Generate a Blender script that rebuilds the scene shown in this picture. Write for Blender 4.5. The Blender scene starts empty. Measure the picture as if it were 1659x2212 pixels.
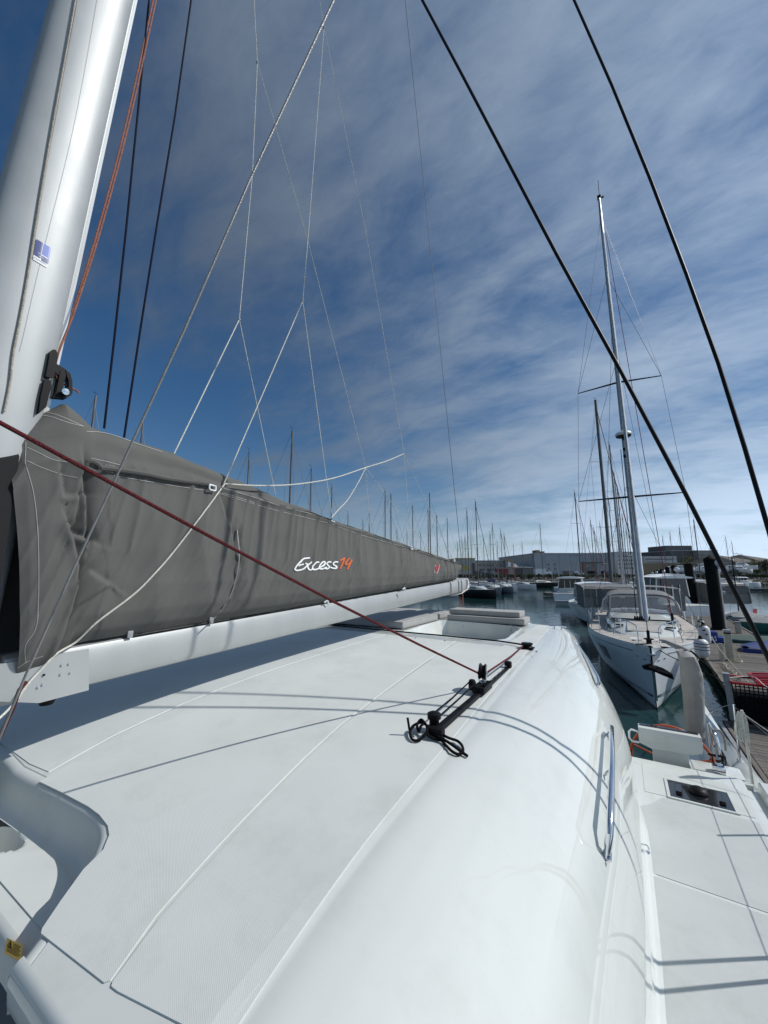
import bpy, bmesh, math, random
import numpy as np
from mathutils import Vector, Matrix, noise
from mathutils.bvhtree import BVHTree
from mathutils.geometry import delaunay_2d_cdt
random.seed(7)
SC = bpy.context.scene
COL = SC.collection
# ---------------------------------------------------------------- camera
EYE = 3.8                         # metres above the water
FOC = 831.0/1659.0                # focal length / picture width
PITCH = math.atan(130.0/831.0)
YAW = math.radians(31.4)          # boat axis is +Y (aft), camera looks to the left of it
cd = bpy.data.cameras.new('camera'); cam = bpy.data.objects.new('camera', cd); COL.objects.link(cam)
cd.sensor_fit = 'HORIZONTAL'; cd.sensor_width = 36.0; cd.lens = 36.0*FOC
cd.clip_start = 0.05; cd.clip_end = 6000
cam.location = (0, 0, EYE); cam.rotation_euler = (math.pi/2+PITCH, 0, YAW)
SC.camera = cam
# ---------------------------------------------------------------- sun and sky
SUN_AZ = math.radians(58.6)       # from +Y towards +X
SUN_EL = math.radians(42.0)
w = bpy.data.worlds.new('World'); SC.world = w; w.use_nodes = True
N = w.node_tree.nodes; L = w.node_tree.links; N.clear()
out = N.new('ShaderNodeOutputWorld'); bg = N.new('ShaderNodeBackground'); bg.inputs['Strength'].default_value = 0.08
sky = N.new('ShaderNodeTexSky'); sky.sky_type = 'NISHITA'; sky.sun_disc = False
sky.sun_elevation = SUN_EL; sky.sun_rotation = SUN_AZ; sky.air_density = 1.0; sky.dust_density = 0.15; sky.ozone_density = 3.0
tc = N.new('ShaderNodeTexCoord')
sep = N.new('ShaderNodeSeparateXYZ'); L.new(tc.outputs['Generated'], sep.inputs[0])
def wm(op, a, b=None, c=None):
    n = N.new('ShaderNodeMath'); n.operation = op
    for i, v in enumerate((a, b, c)):
        if v is None: continue
        if isinstance(v, (int, float)): n.inputs[i].default_value = v
        else: L.new(v, n.inputs[i])
    return n.outputs[0]
zc = wm('MAXIMUM', sep.outputs['Z'], 0.0)
den = wm('ADD', zc, 0.22)
cu = wm('DIVIDE', sep.outputs['X'], den); cv = wm('DIVIDE', sep.outputs['Y'], den)
comb = N.new('ShaderNodeCombineXYZ'); L.new(cu, comb.inputs[0]); L.new(cv, comb.inputs[1])
def wnoise(scale, detail, rough, sx, sy, rot, off, dist=0.0):
    m = N.new('ShaderNodeMapping'); m.inputs['Scale'].default_value = (sx, sy, 1); m.inputs['Rotation'].default_value = (0, 0, rot); m.inputs['Location'].default_value = off
    L.new(comb.outputs[0], m.inputs[0])
    n = N.new('ShaderNodeTexNoise'); n.inputs['Scale'].default_value = scale; n.inputs['Detail'].default_value = detail; n.inputs['Roughness'].default_value = rough; n.inputs['Distortion'].default_value = dist
    L.new(m.outputs[0], n.inputs['Vector']); return n.outputs['Fac']
big = wnoise(0.85, 4, 0.5, 1, 1.3, 0.5, (3.1, 1.7, 0))
veil = wnoise(2.2, 7, 0.56, 1, 1.9, 0.85, (0.4, 4.2, 0), 0.4)
fine = wnoise(8.0, 8, 0.66, 1, 2.0, 0.7, (2.0, 0.3, 0), 0.5)
def wramp(v, a, b):
    n = N.new('ShaderNodeMapRange'); n.interpolation_type = 'SMOOTHSTEP'; n.inputs[1].default_value = a; n.inputs[2].default_value = b; L.new(v, n.inputs[0]); return n.outputs[0]
# thin cirrus sheet: thicker towards the sun's side (+X) as in the photograph
side = wramp(wm('ADD', wm('MULTIPLY', sep.outputs['X'], 0.9), wm('MULTIPLY', sep.outputs['Y'], 0.25)), -0.75, 0.75)
cov = wm('ADD', wm('ADD', wm('MULTIPLY', big, 0.75), wm('MULTIPLY', veil, 0.62)), wm('ADD', wm('MULTIPLY', fine, 0.22), wm('MULTIPLY', side, 0.20)))
mask = wramp(cov, 0.66, 1.14)
low = wramp(sep.outputs['Z'], 0.30, 0.0)           # more, flatter cloud near the horizon
mask = wm('MINIMUM', wm('ADD', wm('MULTIPLY', mask, 0.80), wm('MULTIPLY', low, 0.38)), 0.90)
bright = wm('ADD', wm('ADD', wm('MULTIPLY', side, 6.6), 1.75), wm('MULTIPLY', low, wm('ADD', wm('MULTIPLY', side, 2.6), 1.6)))
cc = N.new('ShaderNodeMix'); cc.data_type = 'RGBA'; cc.blend_type = 'MULTIPLY'; cc.inputs[0].default_value = 1
cc.inputs[6].default_value = (0.77, 0.96, 1.21, 1); cb = N.new('ShaderNodeCombineColor'); 
for i in range(3): L.new(bright, cb.inputs[i])
L.new(cb.outputs[0], cc.inputs[7])
mx = N.new('ShaderNodeMix'); mx.data_type = 'RGBA'; L.new(mask, mx.inputs[0]); hs = N.new('ShaderNodeHueSaturation'); hs.inputs['Saturation'].default_value = 1.24; hs.inputs['Value'].default_value = 0.90; L.new(sky.outputs[0], hs.inputs['Color']); L.new(hs.outputs[0], mx.inputs[6]); L.new(cc.outputs[2], mx.inputs[7])
L.new(mx.outputs[2], bg.inputs['Color']); L.new(bg.outputs[0], out.inputs[0])
sd = bpy.data.lights.new('sun', 'SUN'); sd.energy = 4.0; sd.angle = math.radians(0.55); sd.color = (1.0, 0.972, 0.935)
sun = bpy.data.objects.new('sun', sd); COL.objects.link(sun)
SUNV = Vector((math.sin(SUN_AZ)*math.cos(SUN_EL), math.cos(SUN_AZ)*math.cos(SUN_EL), math.sin(SUN_EL)))
sun.rotation_euler = SUNV.to_track_quat('Z', 'Y').to_euler(); sun.location = SUNV*60
SC.view_settings.view_transform = 'Standard'; SC.view_settings.look = 'None'; SC.view_settings.gamma = 1.0
SC.view_settings.exposure = 0.0; SC.view_settings.use_curve_mapping = False
# ---------------------------------------------------------------- survey helpers (bearings taken from the camera station)
CY_, SY_ = math.cos(YAW), math.sin(YAW); CP, SP = math.cos(PITCH), math.sin(PITCH)
def bearing(px, py):
    x = (px-829.5)/831.0; u = -(py-1106.0)/831.0
    f = CP-u*SP; z = SP+u*CP
    return Vector((CY_*x-SY_*f, SY_*x+CY_*f, z))
def at_z(px, py, z):              # point at height z above the water
    r = bearing(px, py); return Vector((0, 0, EYE))+r*((z-EYE)/r.z)
def at_x(px, py, X):              # point in the fore-and-aft plane X
    r = bearing(px, py); return Vector((0, 0, EYE))+r*(X/r.x)
def at_y(px, py, Y):
    r = bearing(px, py); return Vector((0, 0, EYE))+r*(Y/r.y)
def at_d(px, py, d):              # point at forward distance d
    r = bearing(px, py); f = -SY_*r.x+CY_*r.y; return Vector((0, 0, EYE))+r*(d/f)
# ---------------------------------------------------------------- materials
MATS = {}
def mat(name, col, rough=0.5, metal=0.0, var=0.0, vscale=8.0, bump=0.0, bscale=60.0, coat=0.0, alpha=1.0, trans=0.0, ior=1.45, spec=0.5, col2=None, stretch=None, dirt=0.0):
    if name in MATS: return MATS[name]
    m = bpy.data.materials.new(name); m.use_nodes = True; nt = m.node_tree; b = nt.nodes['Principled BSDF']
    b.inputs['Roughness'].default_value = rough; b.inputs['Metallic'].default_value = metal
    b.inputs['IOR'].default_value = ior; b.inputs['Specular IOR Level'].default_value = spec
    b.inputs['Coat Weight'].default_value = coat; b.inputs['Coat Roughness'].default_value = 0.018
    b.inputs['Alpha'].default_value = alpha; b.inputs['Transmission Weight'].default_value = trans
    b.inputs['Base Color'].default_value = (*col, 1)
    t = nt.nodes.new('ShaderNodeTexCoord'); mp = nt.nodes.new('ShaderNodeMapping'); nt.links.new(t.outputs['Object'], mp.inputs[0])
    if stretch: mp.inputs['Scale'].default_value = stretch
    if var > 0 or col2:
        n = nt.nodes.new('ShaderNodeTexNoise'); n.inputs['Scale'].default_value = vscale; n.inputs['Detail'].default_value = 6; nt.links.new(mp.outputs[0], n.inputs['Vector'])
        r = nt.nodes.new('ShaderNodeMapRange'); r.inputs[1].default_value = 0.3; r.inputs[2].default_value = 0.7; nt.links.new(n.outputs['Fac'], r.inputs[0])
        x = nt.nodes.new('ShaderNodeMix'); x.data_type = 'RGBA'; nt.links.new(r.outputs[0], x.inputs[0])
        c2 = col2 if col2 else tuple(max(0, c*(1+var)) for c in col); c1 = col if col2 else tuple(c*(1-var) for c in col)
        x.inputs[6].default_value = (*c1, 1); x.inputs[7].default_value = (*c2, 1)
        nt.links.new(x.outputs[2], b.inputs['Base Color'])
        rr = nt.nodes.new('ShaderNodeMapRange'); rr.inputs[3].default_value = rough*0.85; rr.inputs[4].default_value = min(1, rough*1.2); nt.links.new(n.outputs['Fac'], rr.inputs[0]); nt.links.new(rr.outputs[0], b.inputs['Roughness'])
    if dirt > 0:
        n3 = nt.nodes.new('ShaderNodeTexNoise'); n3.inputs['Scale'].default_value = 3.5; n3.inputs['Detail'].default_value = 12; n3.inputs['Roughness'].default_value = 0.72; nt.links.new(mp.outputs[0], n3.inputs['Vector'])
        r3 = nt.nodes.new('ShaderNodeMapRange'); r3.inputs[1].default_value = 0.50; r3.inputs[2].default_value = 0.74; r3.inputs[3].default_value = 0.0; r3.inputs[4].default_value = dirt; nt.links.new(n3.outputs['Fac'], r3.inputs[0])
        x3 = nt.nodes.new('ShaderNodeMix'); x3.data_type = 'RGBA'; nt.links.new(r3.outputs[0], x3.inputs[0]); x3.inputs[7].default_value = (col[0]*.62, col[1]*.60, col[2]*.56, 1)
        src = b.inputs['Base Color'].links
        if src: nt.links.new(src[0].from_socket, x3.inputs[6])
        else: x3.inputs[6].default_value = (*col, 1)
        nt.links.new(x3.outputs[2], b.inputs['Base Color'])
    if bump > 0:
        n2 = nt.nodes.new('ShaderNodeTexNoise'); n2.inputs['Scale'].default_value = bscale; n2.inputs['Detail'].default_value = 4; nt.links.new(mp.outputs[0], n2.inputs['Vector'])
        bm_ = nt.nodes.new('ShaderNodeBump'); bm_.inputs['Strength'].default_value = bump; bm_.inputs['Distance'].default_value = 0.02; nt.links.new(n2.outputs['Fac'], bm_.inputs['Height']); nt.links.new(bm_.outputs[0], b.inputs['Normal'])
    MATS[name] = m; return m
def weave(name, col, rough, scale, strength, dist=0.002):       # moulded diamond / cloth relief
    m = mat(name, col, rough, var=0.04, vscale=2.5, dirt=0.30 if 'nonskid' in name else 0.0); nt = m.node_tree; b = nt.nodes['Principled BSDF']
    t = nt.nodes.new('ShaderNodeTexCoord')
    hs = []
    for a in (0.0, math.pi/2):
        mp = nt.nodes.new('ShaderNodeMapping'); mp.inputs['Rotation'].default_value = (0, 0, a+0.5); nt.links.new(t.outputs['Object'], mp.inputs[0])
        wv = nt.nodes.new('ShaderNodeTexWave'); wv.inputs['Scale'].default_value = scale; wv.inputs['Distortion'].default_value = 0; nt.links.new(mp.outputs[0], wv.inputs['Vector']); hs.append(wv.outputs['Fac'])
    mu = nt.nodes.new('ShaderNodeMath'); mu.operation = 'MULTIPLY'; nt.links.new(hs[0], mu.inputs[0]); nt.links.new(hs[1], mu.inputs[1])
    bb = nt.nodes.new('ShaderNodeBump'); bb.inputs['Strength'].default_value = strength; bb.inputs['Distance'].default_value = dist; nt.links.new(mu.outputs[0], bb.inputs['Height']); nt.links.new(bb.outputs[0], b.inputs['Normal'])
    return m
GEL = mat('gelcoat', (0.575, 0.60, 0.572), 0.60, spec=0.08, var=0.025, vscale=1.5, coat=1.0, dirt=0.22)
GELM = mat('gelcoat_satin', (0.55, 0.575, 0.548), 0.42, var=0.03, vscale=2.5, dirt=0.3)
NSK = weave('nonskid', (0.57, 0.593, 0.568), 0.6, 80.0, 0.20)
NSKD = weave('nonskid_deck', (0.45, 0.475, 0.465), 0.65, 80.0, 0.3)
WHITE = mat('white_paint', (0.74, 0.76, 0.77), 0.35, var=0.05, vscale=3)
HULLW = mat('hull_white', (0.60, 0.645, 0.67), 0.22, var=0.04, vscale=1, coat=0.4)
ALU = mat('anodised_aluminium', (0.40, 0.415, 0.41), 0.42, 0.35, var=0.05, vscale=6, stretch=(1, 1, 0.15), bump=0.03, bscale=300)
MASTM = mat('mast_aluminium', (0.36, 0.378, 0.38), 0.5, 0.2, var=0.05, vscale=4, bump=0.05, bscale=180)
FARMAST = mat('far_mast', (0.11, 0.112, 0.12), 0.5, 0.1)
CHROME = mat('stainless', (0.75, 0.76, 0.78), 0.12, 1.0)
BLACK = mat('black_plastic', (0.005, 0.005, 0.006), 0.5, spec=0.2, var=0.2, vscale=30)
BLKALU = mat('black_anodised', (0.006, 0.0065, 0.008), 0.5, 0.0, spec=0.2)
COVER = mat('grey_acrylic_canvas', (0.100, 0.100, 0.093), 0.9, var=0.08, vscale=5, bump=0.25, bscale=420)
CANV = mat('beige_canvas', (0.30, 0.293, 0.278), 0.85, var=0.12, vscale=5, bump=0.2, bscale=200)
CUSH = mat('cushion_fabric', (0.33, 0.33, 0.32), 0.85, var=0.05, vscale=6, bump=0.15, bscale=300)
STITCH = mat('stitch_thread', (0.42, 0.42, 0.40), 0.7)
DGLASS = mat('dark_glass', (0.010, 0.012, 0.015), 0.06, coat=0.5)
ROPEW = mat('white_rope', (0.66, 0.65, 0.58), 0.8, var=0.15, vscale=60, bump=0.6, bscale=250)
ROPEG = mat('grey_wire', (0.30, 0.295, 0.285), 0.4, 0.4, var=0.12, vscale=40, bump=0.3, bscale=300)
ROPEB = mat('black_rope', (0.005, 0.005, 0.006), 0.8, spec=0.15, bump=0.6, bscale=200)
ROPEN = mat('navy_rope', (0.006, 0.007, 0.020), 0.8, spec=0.15, bump=0.4, bscale=200)
ROPEO = mat('orange_rope', (0.30, 0.115, 0.075), 0.8, var=0.3, vscale=60, bump=0.6, bscale=200)
ROPER = mat('red_rope', (0.22, 0.008, 0.014), 0.75, col2=(0.03, 0.004, 0.006), vscale=220, bump=0.9, bscale=260)
ROPET = mat('mooring_rope', (0.36, 0.33, 0.27), 0.85, var=0.2, vscale=40, bump=0.5, bscale=120)
WIRE = mat('rigging_wire', (0.10, 0.105, 0.11), 0.5, 0.3)
FARWIRE = mat('far_rigging', (0.10, 0.105, 0.12), 0.5, 0.2)
ORANGE = mat('orange_rim', (0.42, 0.085, 0.03), 0.45, var=0.1)
RED = mat('red_plastic', (0.40, 0.010, 0.018), 0.4, var=0.15, vscale=8)
REDF = mat('red_sail_cover', (0.30, 0.035, 0.03), 0.8, var=0.15)
BLUEF = mat('blue_canvas', (0.02, 0.045, 0.16), 0.7, var=0.15)
NAVY = mat('navy_hull', (0.012, 0.016, 0.05), 0.2, coat=0.4)
DARKH = mat('dark_hull', (0.018, 0.018, 0.02), 0.25, coat=0.4)
GREYH = mat('grey_hull', (0.24, 0.28, 0.31), 0.25, coat=0.4)
GREENH = mat('green_hull', (0.015, 0.10, 0.085), 0.35, var=0.1)
YEL = mat('yellow_sticker', (0.72, 0.42, 0.03), 0.4)
YBUOY = mat('yellow_buoy', (0.65, 0.62, 0.05), 0.5)
BLUES = mat('blue_plastic', (0.008, 0.03, 0.20), 0.4, var=0.15, vscale=6)
STRIPE = mat('grey_blue_stripe', (0.10, 0.13, 0.16), 0.3)
CLEARV = mat('clear_vinyl', (0.16, 0.16, 0.17), 0.08, alpha=0.55)
GREYC = mat('sprayhood_canvas', (0.17, 0.17, 0.165), 0.85, var=0.08, vscale=4, bump=0.2, bscale=100)
FEND = mat('fender_vinyl', (0.55, 0.56, 0.56), 0.45, var=0.1, vscale=12)
IVORY = mat('ivory_post', (0.40, 0.38, 0.31), 0.5, var=0.15, vscale=9)
PILEM = mat('tarred_pile', (0.008, 0.0085, 0.009), 0.85, spec=0.2, var=0.5, vscale=3, bump=0.5, bscale=14)
GALV = mat('galvanised', (0.34, 0.35, 0.36), 0.45, 0.4, var=0.15, vscale=6)
TEAK = mat('teak_deck', (0.40, 0.375, 0.34), 0.7, var=0.15, vscale=3, bump=0.2, bscale=40)
MARK_BLUE = mat('sticker_blue', (0.03, 0.10, 0.42), 0.35)
MARK_NAVY = mat('sticker_navy', (0.02, 0.04, 0.18), 0.35)
MARK_WHITE = mat('print_white', (0.78, 0.80, 0.80), 0.6)
MARK_ORANGE = mat('print_orange', (0.62, 0.12, 0.03), 0.6, var=0.35, vscale=90)
MARK_RED = mat('print_red', (0.42, 0.01, 0.03), 0.6)
# ---------------------------------------------------------------- object helpers
WL = {}
def tag(o, label=None, cat=None, group=None, kind=None):
    if label: o['label'] = label
    if cat: o['category'] = cat
    if group: o['group'] = group
    if kind: o['kind'] = kind
    return o
def empty(name, loc, label, cat, group=None):
    o = bpy.data.objects.new(name, None); COL.objects.link(o); o.location = loc; o.empty_display_size = 0.2
    WL[o] = Vector(loc); return tag(o, label, cat, group)
class MB:
    def __init__(s): s.v = []; s.f = []
    def add(s, vs, fs):
        n = len(s.v); s.v += [tuple(v) for v in vs]; s.f += [tuple(i+n for i in f) for f in fs]; return s
    def box(s, c, d, rz=0.0, bev=0.0, tilt=None):
        x, y, z = d[0]/2, d[1]/2, d[2]/2
        if bev <= 0:
            vs = [(-x,-y,-z),(x,-y,-z),(x,y,-z),(-x,y,-z),(-x,-y,z),(x,-y,z),(x,y,z),(-x,y,z)]
            fs = [(3,2,1,0),(4,5,6,7),(0,1,5,4),(1,2,6,5),(2,3,7,6),(3,0,4,7)]
        else:
            bm = bmesh.new(); bmesh.ops.create_cube(bm, size=1.0)
            for v in bm.verts: v.co = Vector((v.co.x*2*x, v.co.y*2*y, v.co.z*2*z))
            bmesh.ops.bevel(bm, geom=bm.edges[:], offset=bev, segments=2, affect='EDGES', profile=0.6)
            bm.verts.index_update(); vs = [v.co.copy() for v in bm.verts]; fs = [[v.index for v in f.verts] for f in bm.faces]; bm.free()
        M = Matrix.Rotation(rz, 3, 'Z')
        if tilt is not None: M = tilt
        return s.add([M @ Vector(v)+Vector(c) for v in vs], fs)
    def tube(s, pts, r, n=6, cap=True, r2=None):
        pts = [Vector(p) for p in pts]; k = len(pts); vs = []; up = Vector((0, 0, 1)); pn = None
        for i, p in enumerate(pts):
            d = (pts[min(i+1, k-1)]-pts[max(i-1, 0)]).normalized()
            if pn is None:
                a = d.cross(up)
                if a.length < 1e-3: a = d.cross(Vector((1, 0, 0)))
                pn = a.normalized()
            else:
                a = pn-d*pn.dot(d); pn = a.normalized() if a.length > 1e-5 else pn
            q = d.cross(pn); rr = r if r2 is None else r+(r2-r)*i/(k-1)
            if isinstance(rr, (list, tuple)): rr = rr[i]
            for j in range(n):
                t = 2*math.pi*j/n; vs.append(p+(pn*math.cos(t)+q*math.sin(t))*rr)
        fs = [(i*n+j, i*n+(j+1) % n, (i+1)*n+(j+1) % n, (i+1)*n+j) for i in range(k-1) for j in range(n)]
        if cap: fs += [tuple(range(n))[::-1], tuple((k-1)*n+j for j in range(n))]
        return s.add(vs, fs)
    def lathe(s, c, prof, n=16, axis='Z', M=None):
        vs = []
        for (r, h) in prof:
            for j in range(n):
                t = 2*math.pi*j/n
                v = {'Z': (r*math.cos(t), r*math.sin(t), h), 'Y': (r*math.cos(t), h, r*math.sin(t)), 'X': (h, r*math.cos(t), r*math.sin(t))}[axis]
                v = Vector(v)
                if M is not None: v = M @ v
                vs.append(v+Vector(c))
        k = len(prof)
        fs = [(i*n+j, i*n+(j+1) % n, (i+1)*n+(j+1) % n, (i+1)*n+j) for i in range(k-1) for j in range(n)]
        fs += [tuple(range(n))[::-1], tuple((k-1)*n+j for j in range(n))]
        return s.add(vs, fs)
    def grid(s, rows, close=False):
        k = len(rows); n = len(rows[0]); vs = [p for r in rows for p in r]; m = n if close else n-1
        return s.add(vs, [(i*n+j, i*n+(j+1) % n, (i+1)*n+(j+1) % n, (i+1)*n+j) for i in range(k-1) for j in range(m)])
    def prism(s, pts, ext):        # closed outline (3-D) pushed along ext
        n = len(pts); e = Vector(ext); a = [Vector(p) for p in pts]
        return s.add(a+[p+e for p in a], [tuple(range(n))[::-1], tuple(range(n, 2*n))]+[(i, (i+1) % n, n+(i+1) % n, n+i) for i in range(n)])
    def build(s, name, m, parent=None, smooth=False, label=None, kind=None, local=False, sharp=40):
        me = bpy.data.meshes.new(name)
        off = Vector((0, 0, 0))
        if parent is not None and not local: off = WL[parent]
        me.from_pydata([tuple(Vector(v)-off) for v in s.v], [], s.f); me.update()
        bm = bmesh.new(); bm.from_mesh(me); bmesh.ops.recalc_face_normals(bm, faces=bm.faces[:]); bm.to_mesh(me); bm.free()
        me.materials.append(m)
        if smooth:
            for p in me.polygons: p.use_smooth = True
            if sharp: me.set_sharp_from_angle(angle=math.radians(sharp))
        o = bpy.data.objects.new(name, me); COL.objects.link(o)
        if parent is not None: o.parent = parent
        WL[o] = WL[parent].copy() if parent is not None else Vector((0, 0, 0))
        if label: o['label'] = label
        if kind: o['kind'] = kind
        return o
def solo(name, mb, m, label, cat, group=None, smooth=True):       # a thing that is one mesh; origin moved to its base
    o = mb.build(name, m, smooth=smooth); me = o.data
    vs = [v.co.copy() for v in me.vertices]; zmin = min(v.z for v in vs); c = Vector((sum(v.x for v in vs)/len(vs), sum(v.y for v in vs)/len(vs), zmin))
    me.transform(Matrix.Translation(-c)); o.location = c; WL[o] = c
    return tag(o, label, cat, group)
def copy_tree(o, parent=None):
    c = o.copy(); COL.objects.link(c); c.parent = parent; WL[c] = WL.get(o, Vector((0, 0, 0)))
    for ch in list(o.children): copy_tree(ch, c)
    return c
def smoothline(pts, n=6):          # Catmull-Rom through points
    P = [Vector(p) for p in pts]; P = [P[0]*2-P[1]]+P+[P[-1]*2-P[-2]]; o = []
    for i in range(1, len(P)-2):
        for j in range(n):
            t = j/n; a, b, c, d = P[i-1], P[i], P[i+1], P[i+2]
            o.append(0.5*((2*b)+(c-a)*t+(2*a-5*b+4*c-d)*t*t+(3*b-a-3*c+d)*t**3))
    o.append(P[-2]); return o
def bvh_of(mb): return BVHTree.FromPolygons([tuple(v) for v in mb.v], mb.f)
def on_surf(bvh, px, py, off=0.003):
    r = bearing(px, py).normalized(); h = bvh.ray_cast(Vector((0, 0, EYE)), r)
    if h[0] is None: return None
    n = h[1] if h[1].dot(r) < 0 else -h[1]
    return h[0]+n*off, n
def ribbon_on(bvh, mb, pts, wpx, off=0.003, smooth=4):            # flat print following a surface
    P = smoothline([(p[0], p[1], 0) for p in pts], smooth) if smooth else [Vector((p[0], p[1], 0)) for p in pts]
    rows = []
    for i, p in enumerate(P):
        d = (P[min(i+1, len(P)-1)]-P[max(i-1, 0)]); d = d.normalized() if d.length > 0 else Vector((1, 0, 0))
        nn = Vector((-d.y, d.x, 0))*wpx/2
        a = on_surf(bvh, p.x+nn.x, p.y+nn.y, off); b = on_surf(bvh, p.x-nn.x, p.y-nn.y, off)
        if a and b: rows.append([a[0], b[0]])
    if len(rows) > 1: mb.grid(rows)
# ================================================================ water and sea bed
g = MB(); g.add([(-1500,-400,0),(1500,-400,0),(1500,2600,0),(-1500,2600,0)], [(0,1,2,3)])
wmt = bpy.data.materials.new('harbour_water'); wmt.use_nodes = True; nt = wmt.node_tree; b = nt.nodes['Principled BSDF']
b.inputs['Base Color'].default_value = (0.010, 0.034, 0.034, 1); b.inputs['Roughness'].default_value = 0.06; b.inputs['IOR'].default_value = 1.333
t = nt.nodes.new('ShaderNodeTexCoord'); hsum = None
for sc_, st, rot, amp in ((0.9, (1, 0.45, 1), 0.5, 0.6), (2.6, (1, 0.5, 1), 0.9, 0.34), (8.0, (1, 0.6, 1), 0.2, 0.12)):
    mp = nt.nodes.new('ShaderNodeMapping'); mp.inputs['Scale'].default_value = st; mp.inputs['Rotation'].default_value = (0, 0, rot); nt.links.new(t.outputs['Object'], mp.inputs[0])
    n = nt.nodes.new('ShaderNodeTexNoise'); n.inputs['Scale'].default_value = sc_; n.inputs['Detail'].default_value = 3; n.inputs['Distortion'].default_value = 0.6; nt.links.new(mp.outputs[0], n.inputs['Vector'])
    m_ = nt.nodes.new('ShaderNodeMath'); m_.operation = 'MULTIPLY_ADD'; nt.links.new(n.outputs['Fac'], m_.inputs[0]); m_.inputs[1].default_value = amp
    if hsum is None: m_.inputs[2].default_value = 0
    else: nt.links.new(hsum, m_.inputs[2])
    hsum = m_.outputs[0]
bb = nt.nodes.new('ShaderNodeBump'); bb.inputs['Strength'].default_value = 0.55; bb.inputs['Distance'].default_value = 0.06; nt.links.new(hsum, bb.inputs['Height']); nt.links.new(bb.outputs[0], b.inputs['Normal'])
tag(g.build('water', wmt), kind='structure')
# ================================================================ own catamaran
DECKZ = EYE-2.10
cat = empty('catamaran', (-2.5, 2.0, 0), 'white sailing catamaran in the foreground, its coachroof, mast and boom seen from on deck', 'catamaran')
def smooth01(x): x = np.clip(x, 0, 1); return x*x*(3-2*x)
def Xout(Y): return -0.035-0.06*(1-smooth01((Y-0.9)/2.2))-0.54*smooth01((Y-3.9)/3.3)
def Xedge(Y): return -0.78-0.10*smooth01((Y-2.0)/4)
PROF = [(0, 0), (.02, .006), (.09, .005), (.15, .011), (.27, .031), (.40, .064), (.52, .108), (.63, .166), (.73, .242), (.81, .325), (.88, .43), (.94, .55), (.98, .68), (1.0, .86)]
_tt = np.linspace(0, 1, 201); _dd = np.interp(_tt, [p[0] for p in PROF], [p[1] for p in PROF])
for _ in range(3): _dd[9:192] = np.convolve(_dd, np.ones(9)/9, 'same')[9:192]
def drop_sh(t): return np.interp(t, _tt, _dd)
def Htop(Y): return 0.74+0.21*np.exp(-(Y-0.6)/1.1)
def poly_sd(X, Y, poly):          # signed distance, positive inside
    P = np.array(poly); n = len(P); d = np.full(X.shape, 1e9); ins = np.zeros(X.shape, bool)
    for i in range(n):
        a, c = P[i], P[(i+1) % n]; e = c-a; t = np.clip(((X-a[0])*e[0]+(Y-a[1])*e[1])/(e@e+1e-12), 0, 1)
        d = np.minimum(d, np.hypot(X-a[0]-t*e[0], Y-a[1]-t*e[1]))
        cond = (a[1] > Y) != (c[1] > Y); xi = a[0]+(Y-a[1])/(c[1]-a[1]+1e-12)*e[0]
        ins ^= cond & (X < xi)
    return np.where(ins, d, -d)
def mirror(poly): return poly+[(-5.0-x, y) for x, y in reversed(poly)]
REC = mirror([(-2.5, .80), (-2.2, .825), (-1.96, .848), (-1.84, .845), (-1.75, .82), (-1.68, .77), (-1.60, .70), (-1.48, .59), (-1.40, .51), (-1.34, .40), (-1.34, 0.2)])
REC2 = [(-2.85, .70), (-2.28, .70), (-2.18, .62), (-2.12, .3), (-2.85, .3)]
WELL = [(-2.42, 4.42), (-1.42, 4.42), (-1.27, 4.50), (-1.20, 4.65), (-1.24, 5.60), (-1.36, 5.74), (-2.36, 5.74), (-2.44, 5.66)]
def roofz(X, Y, holes=True):
    X = np.asarray(X, float); Y = np.asarray(Y, float)
    xm = np.where(X < -2.5, -5-X, X)
    t = (xm-Xedge(Y))/(Xout(Y)-Xedge(Y)); d = np.where(t > 0, drop_sh(np.clip(t, 0, 1)), 0)
    z = EYE-Htop(Y)-d-0.035*(np.clip(xm+2.5, 0, 3)/1.7)**2*smooth01((Y-0.8)/1.5)
    z = z-0.10*smooth01((Y-6.0)/0.9)**2
    if holes:
        s = poly_sd(X, Y, WELL); z = z+0.012*smooth01((s+0.05)/0.05)*(1-smooth01(s/0.02))-0.19*smooth01(s/0.04)
    return z
def roof_at(px, py, off=0.0):
    r = bearing(px, py); p = None; z = EYE-0.8
    for _ in range(40):
        t = (z-EYE)/r.z; p = Vector((0, 0, EYE))+r*t; z = 0.5*z+0.5*float(roofz(p.x, p.y, False))
    return Vector((p.x, p.y, z+off))
F0 = 0.50
YB = 1.10
ys = [YB]+list(np.arange(1.16, 4.34, .06))+list(np.arange(4.35, 4.75, .018))+list(np.arange(4.76, 5.5, .08))+list(np.arange(5.52, 5.80, .018))+list(np.arange(5.82, 6.9, .06))
xc = list(np.arange(-2.5, -2.36, .02))+list(np.arange(-2.36, -1.12, .0125))+list(np.arange(-1.12, -.80, .04))
sh = list(np.linspace(0, 1, 44))
def rowx(Y):
    r = [x for x in xc]+[float(Xedge(Y)+(Xout(Y)-Xedge(Y))*t) for t in sh]
    l = [-5-x for x in reversed(r[1:])]
    return l+r
rows = []
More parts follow.
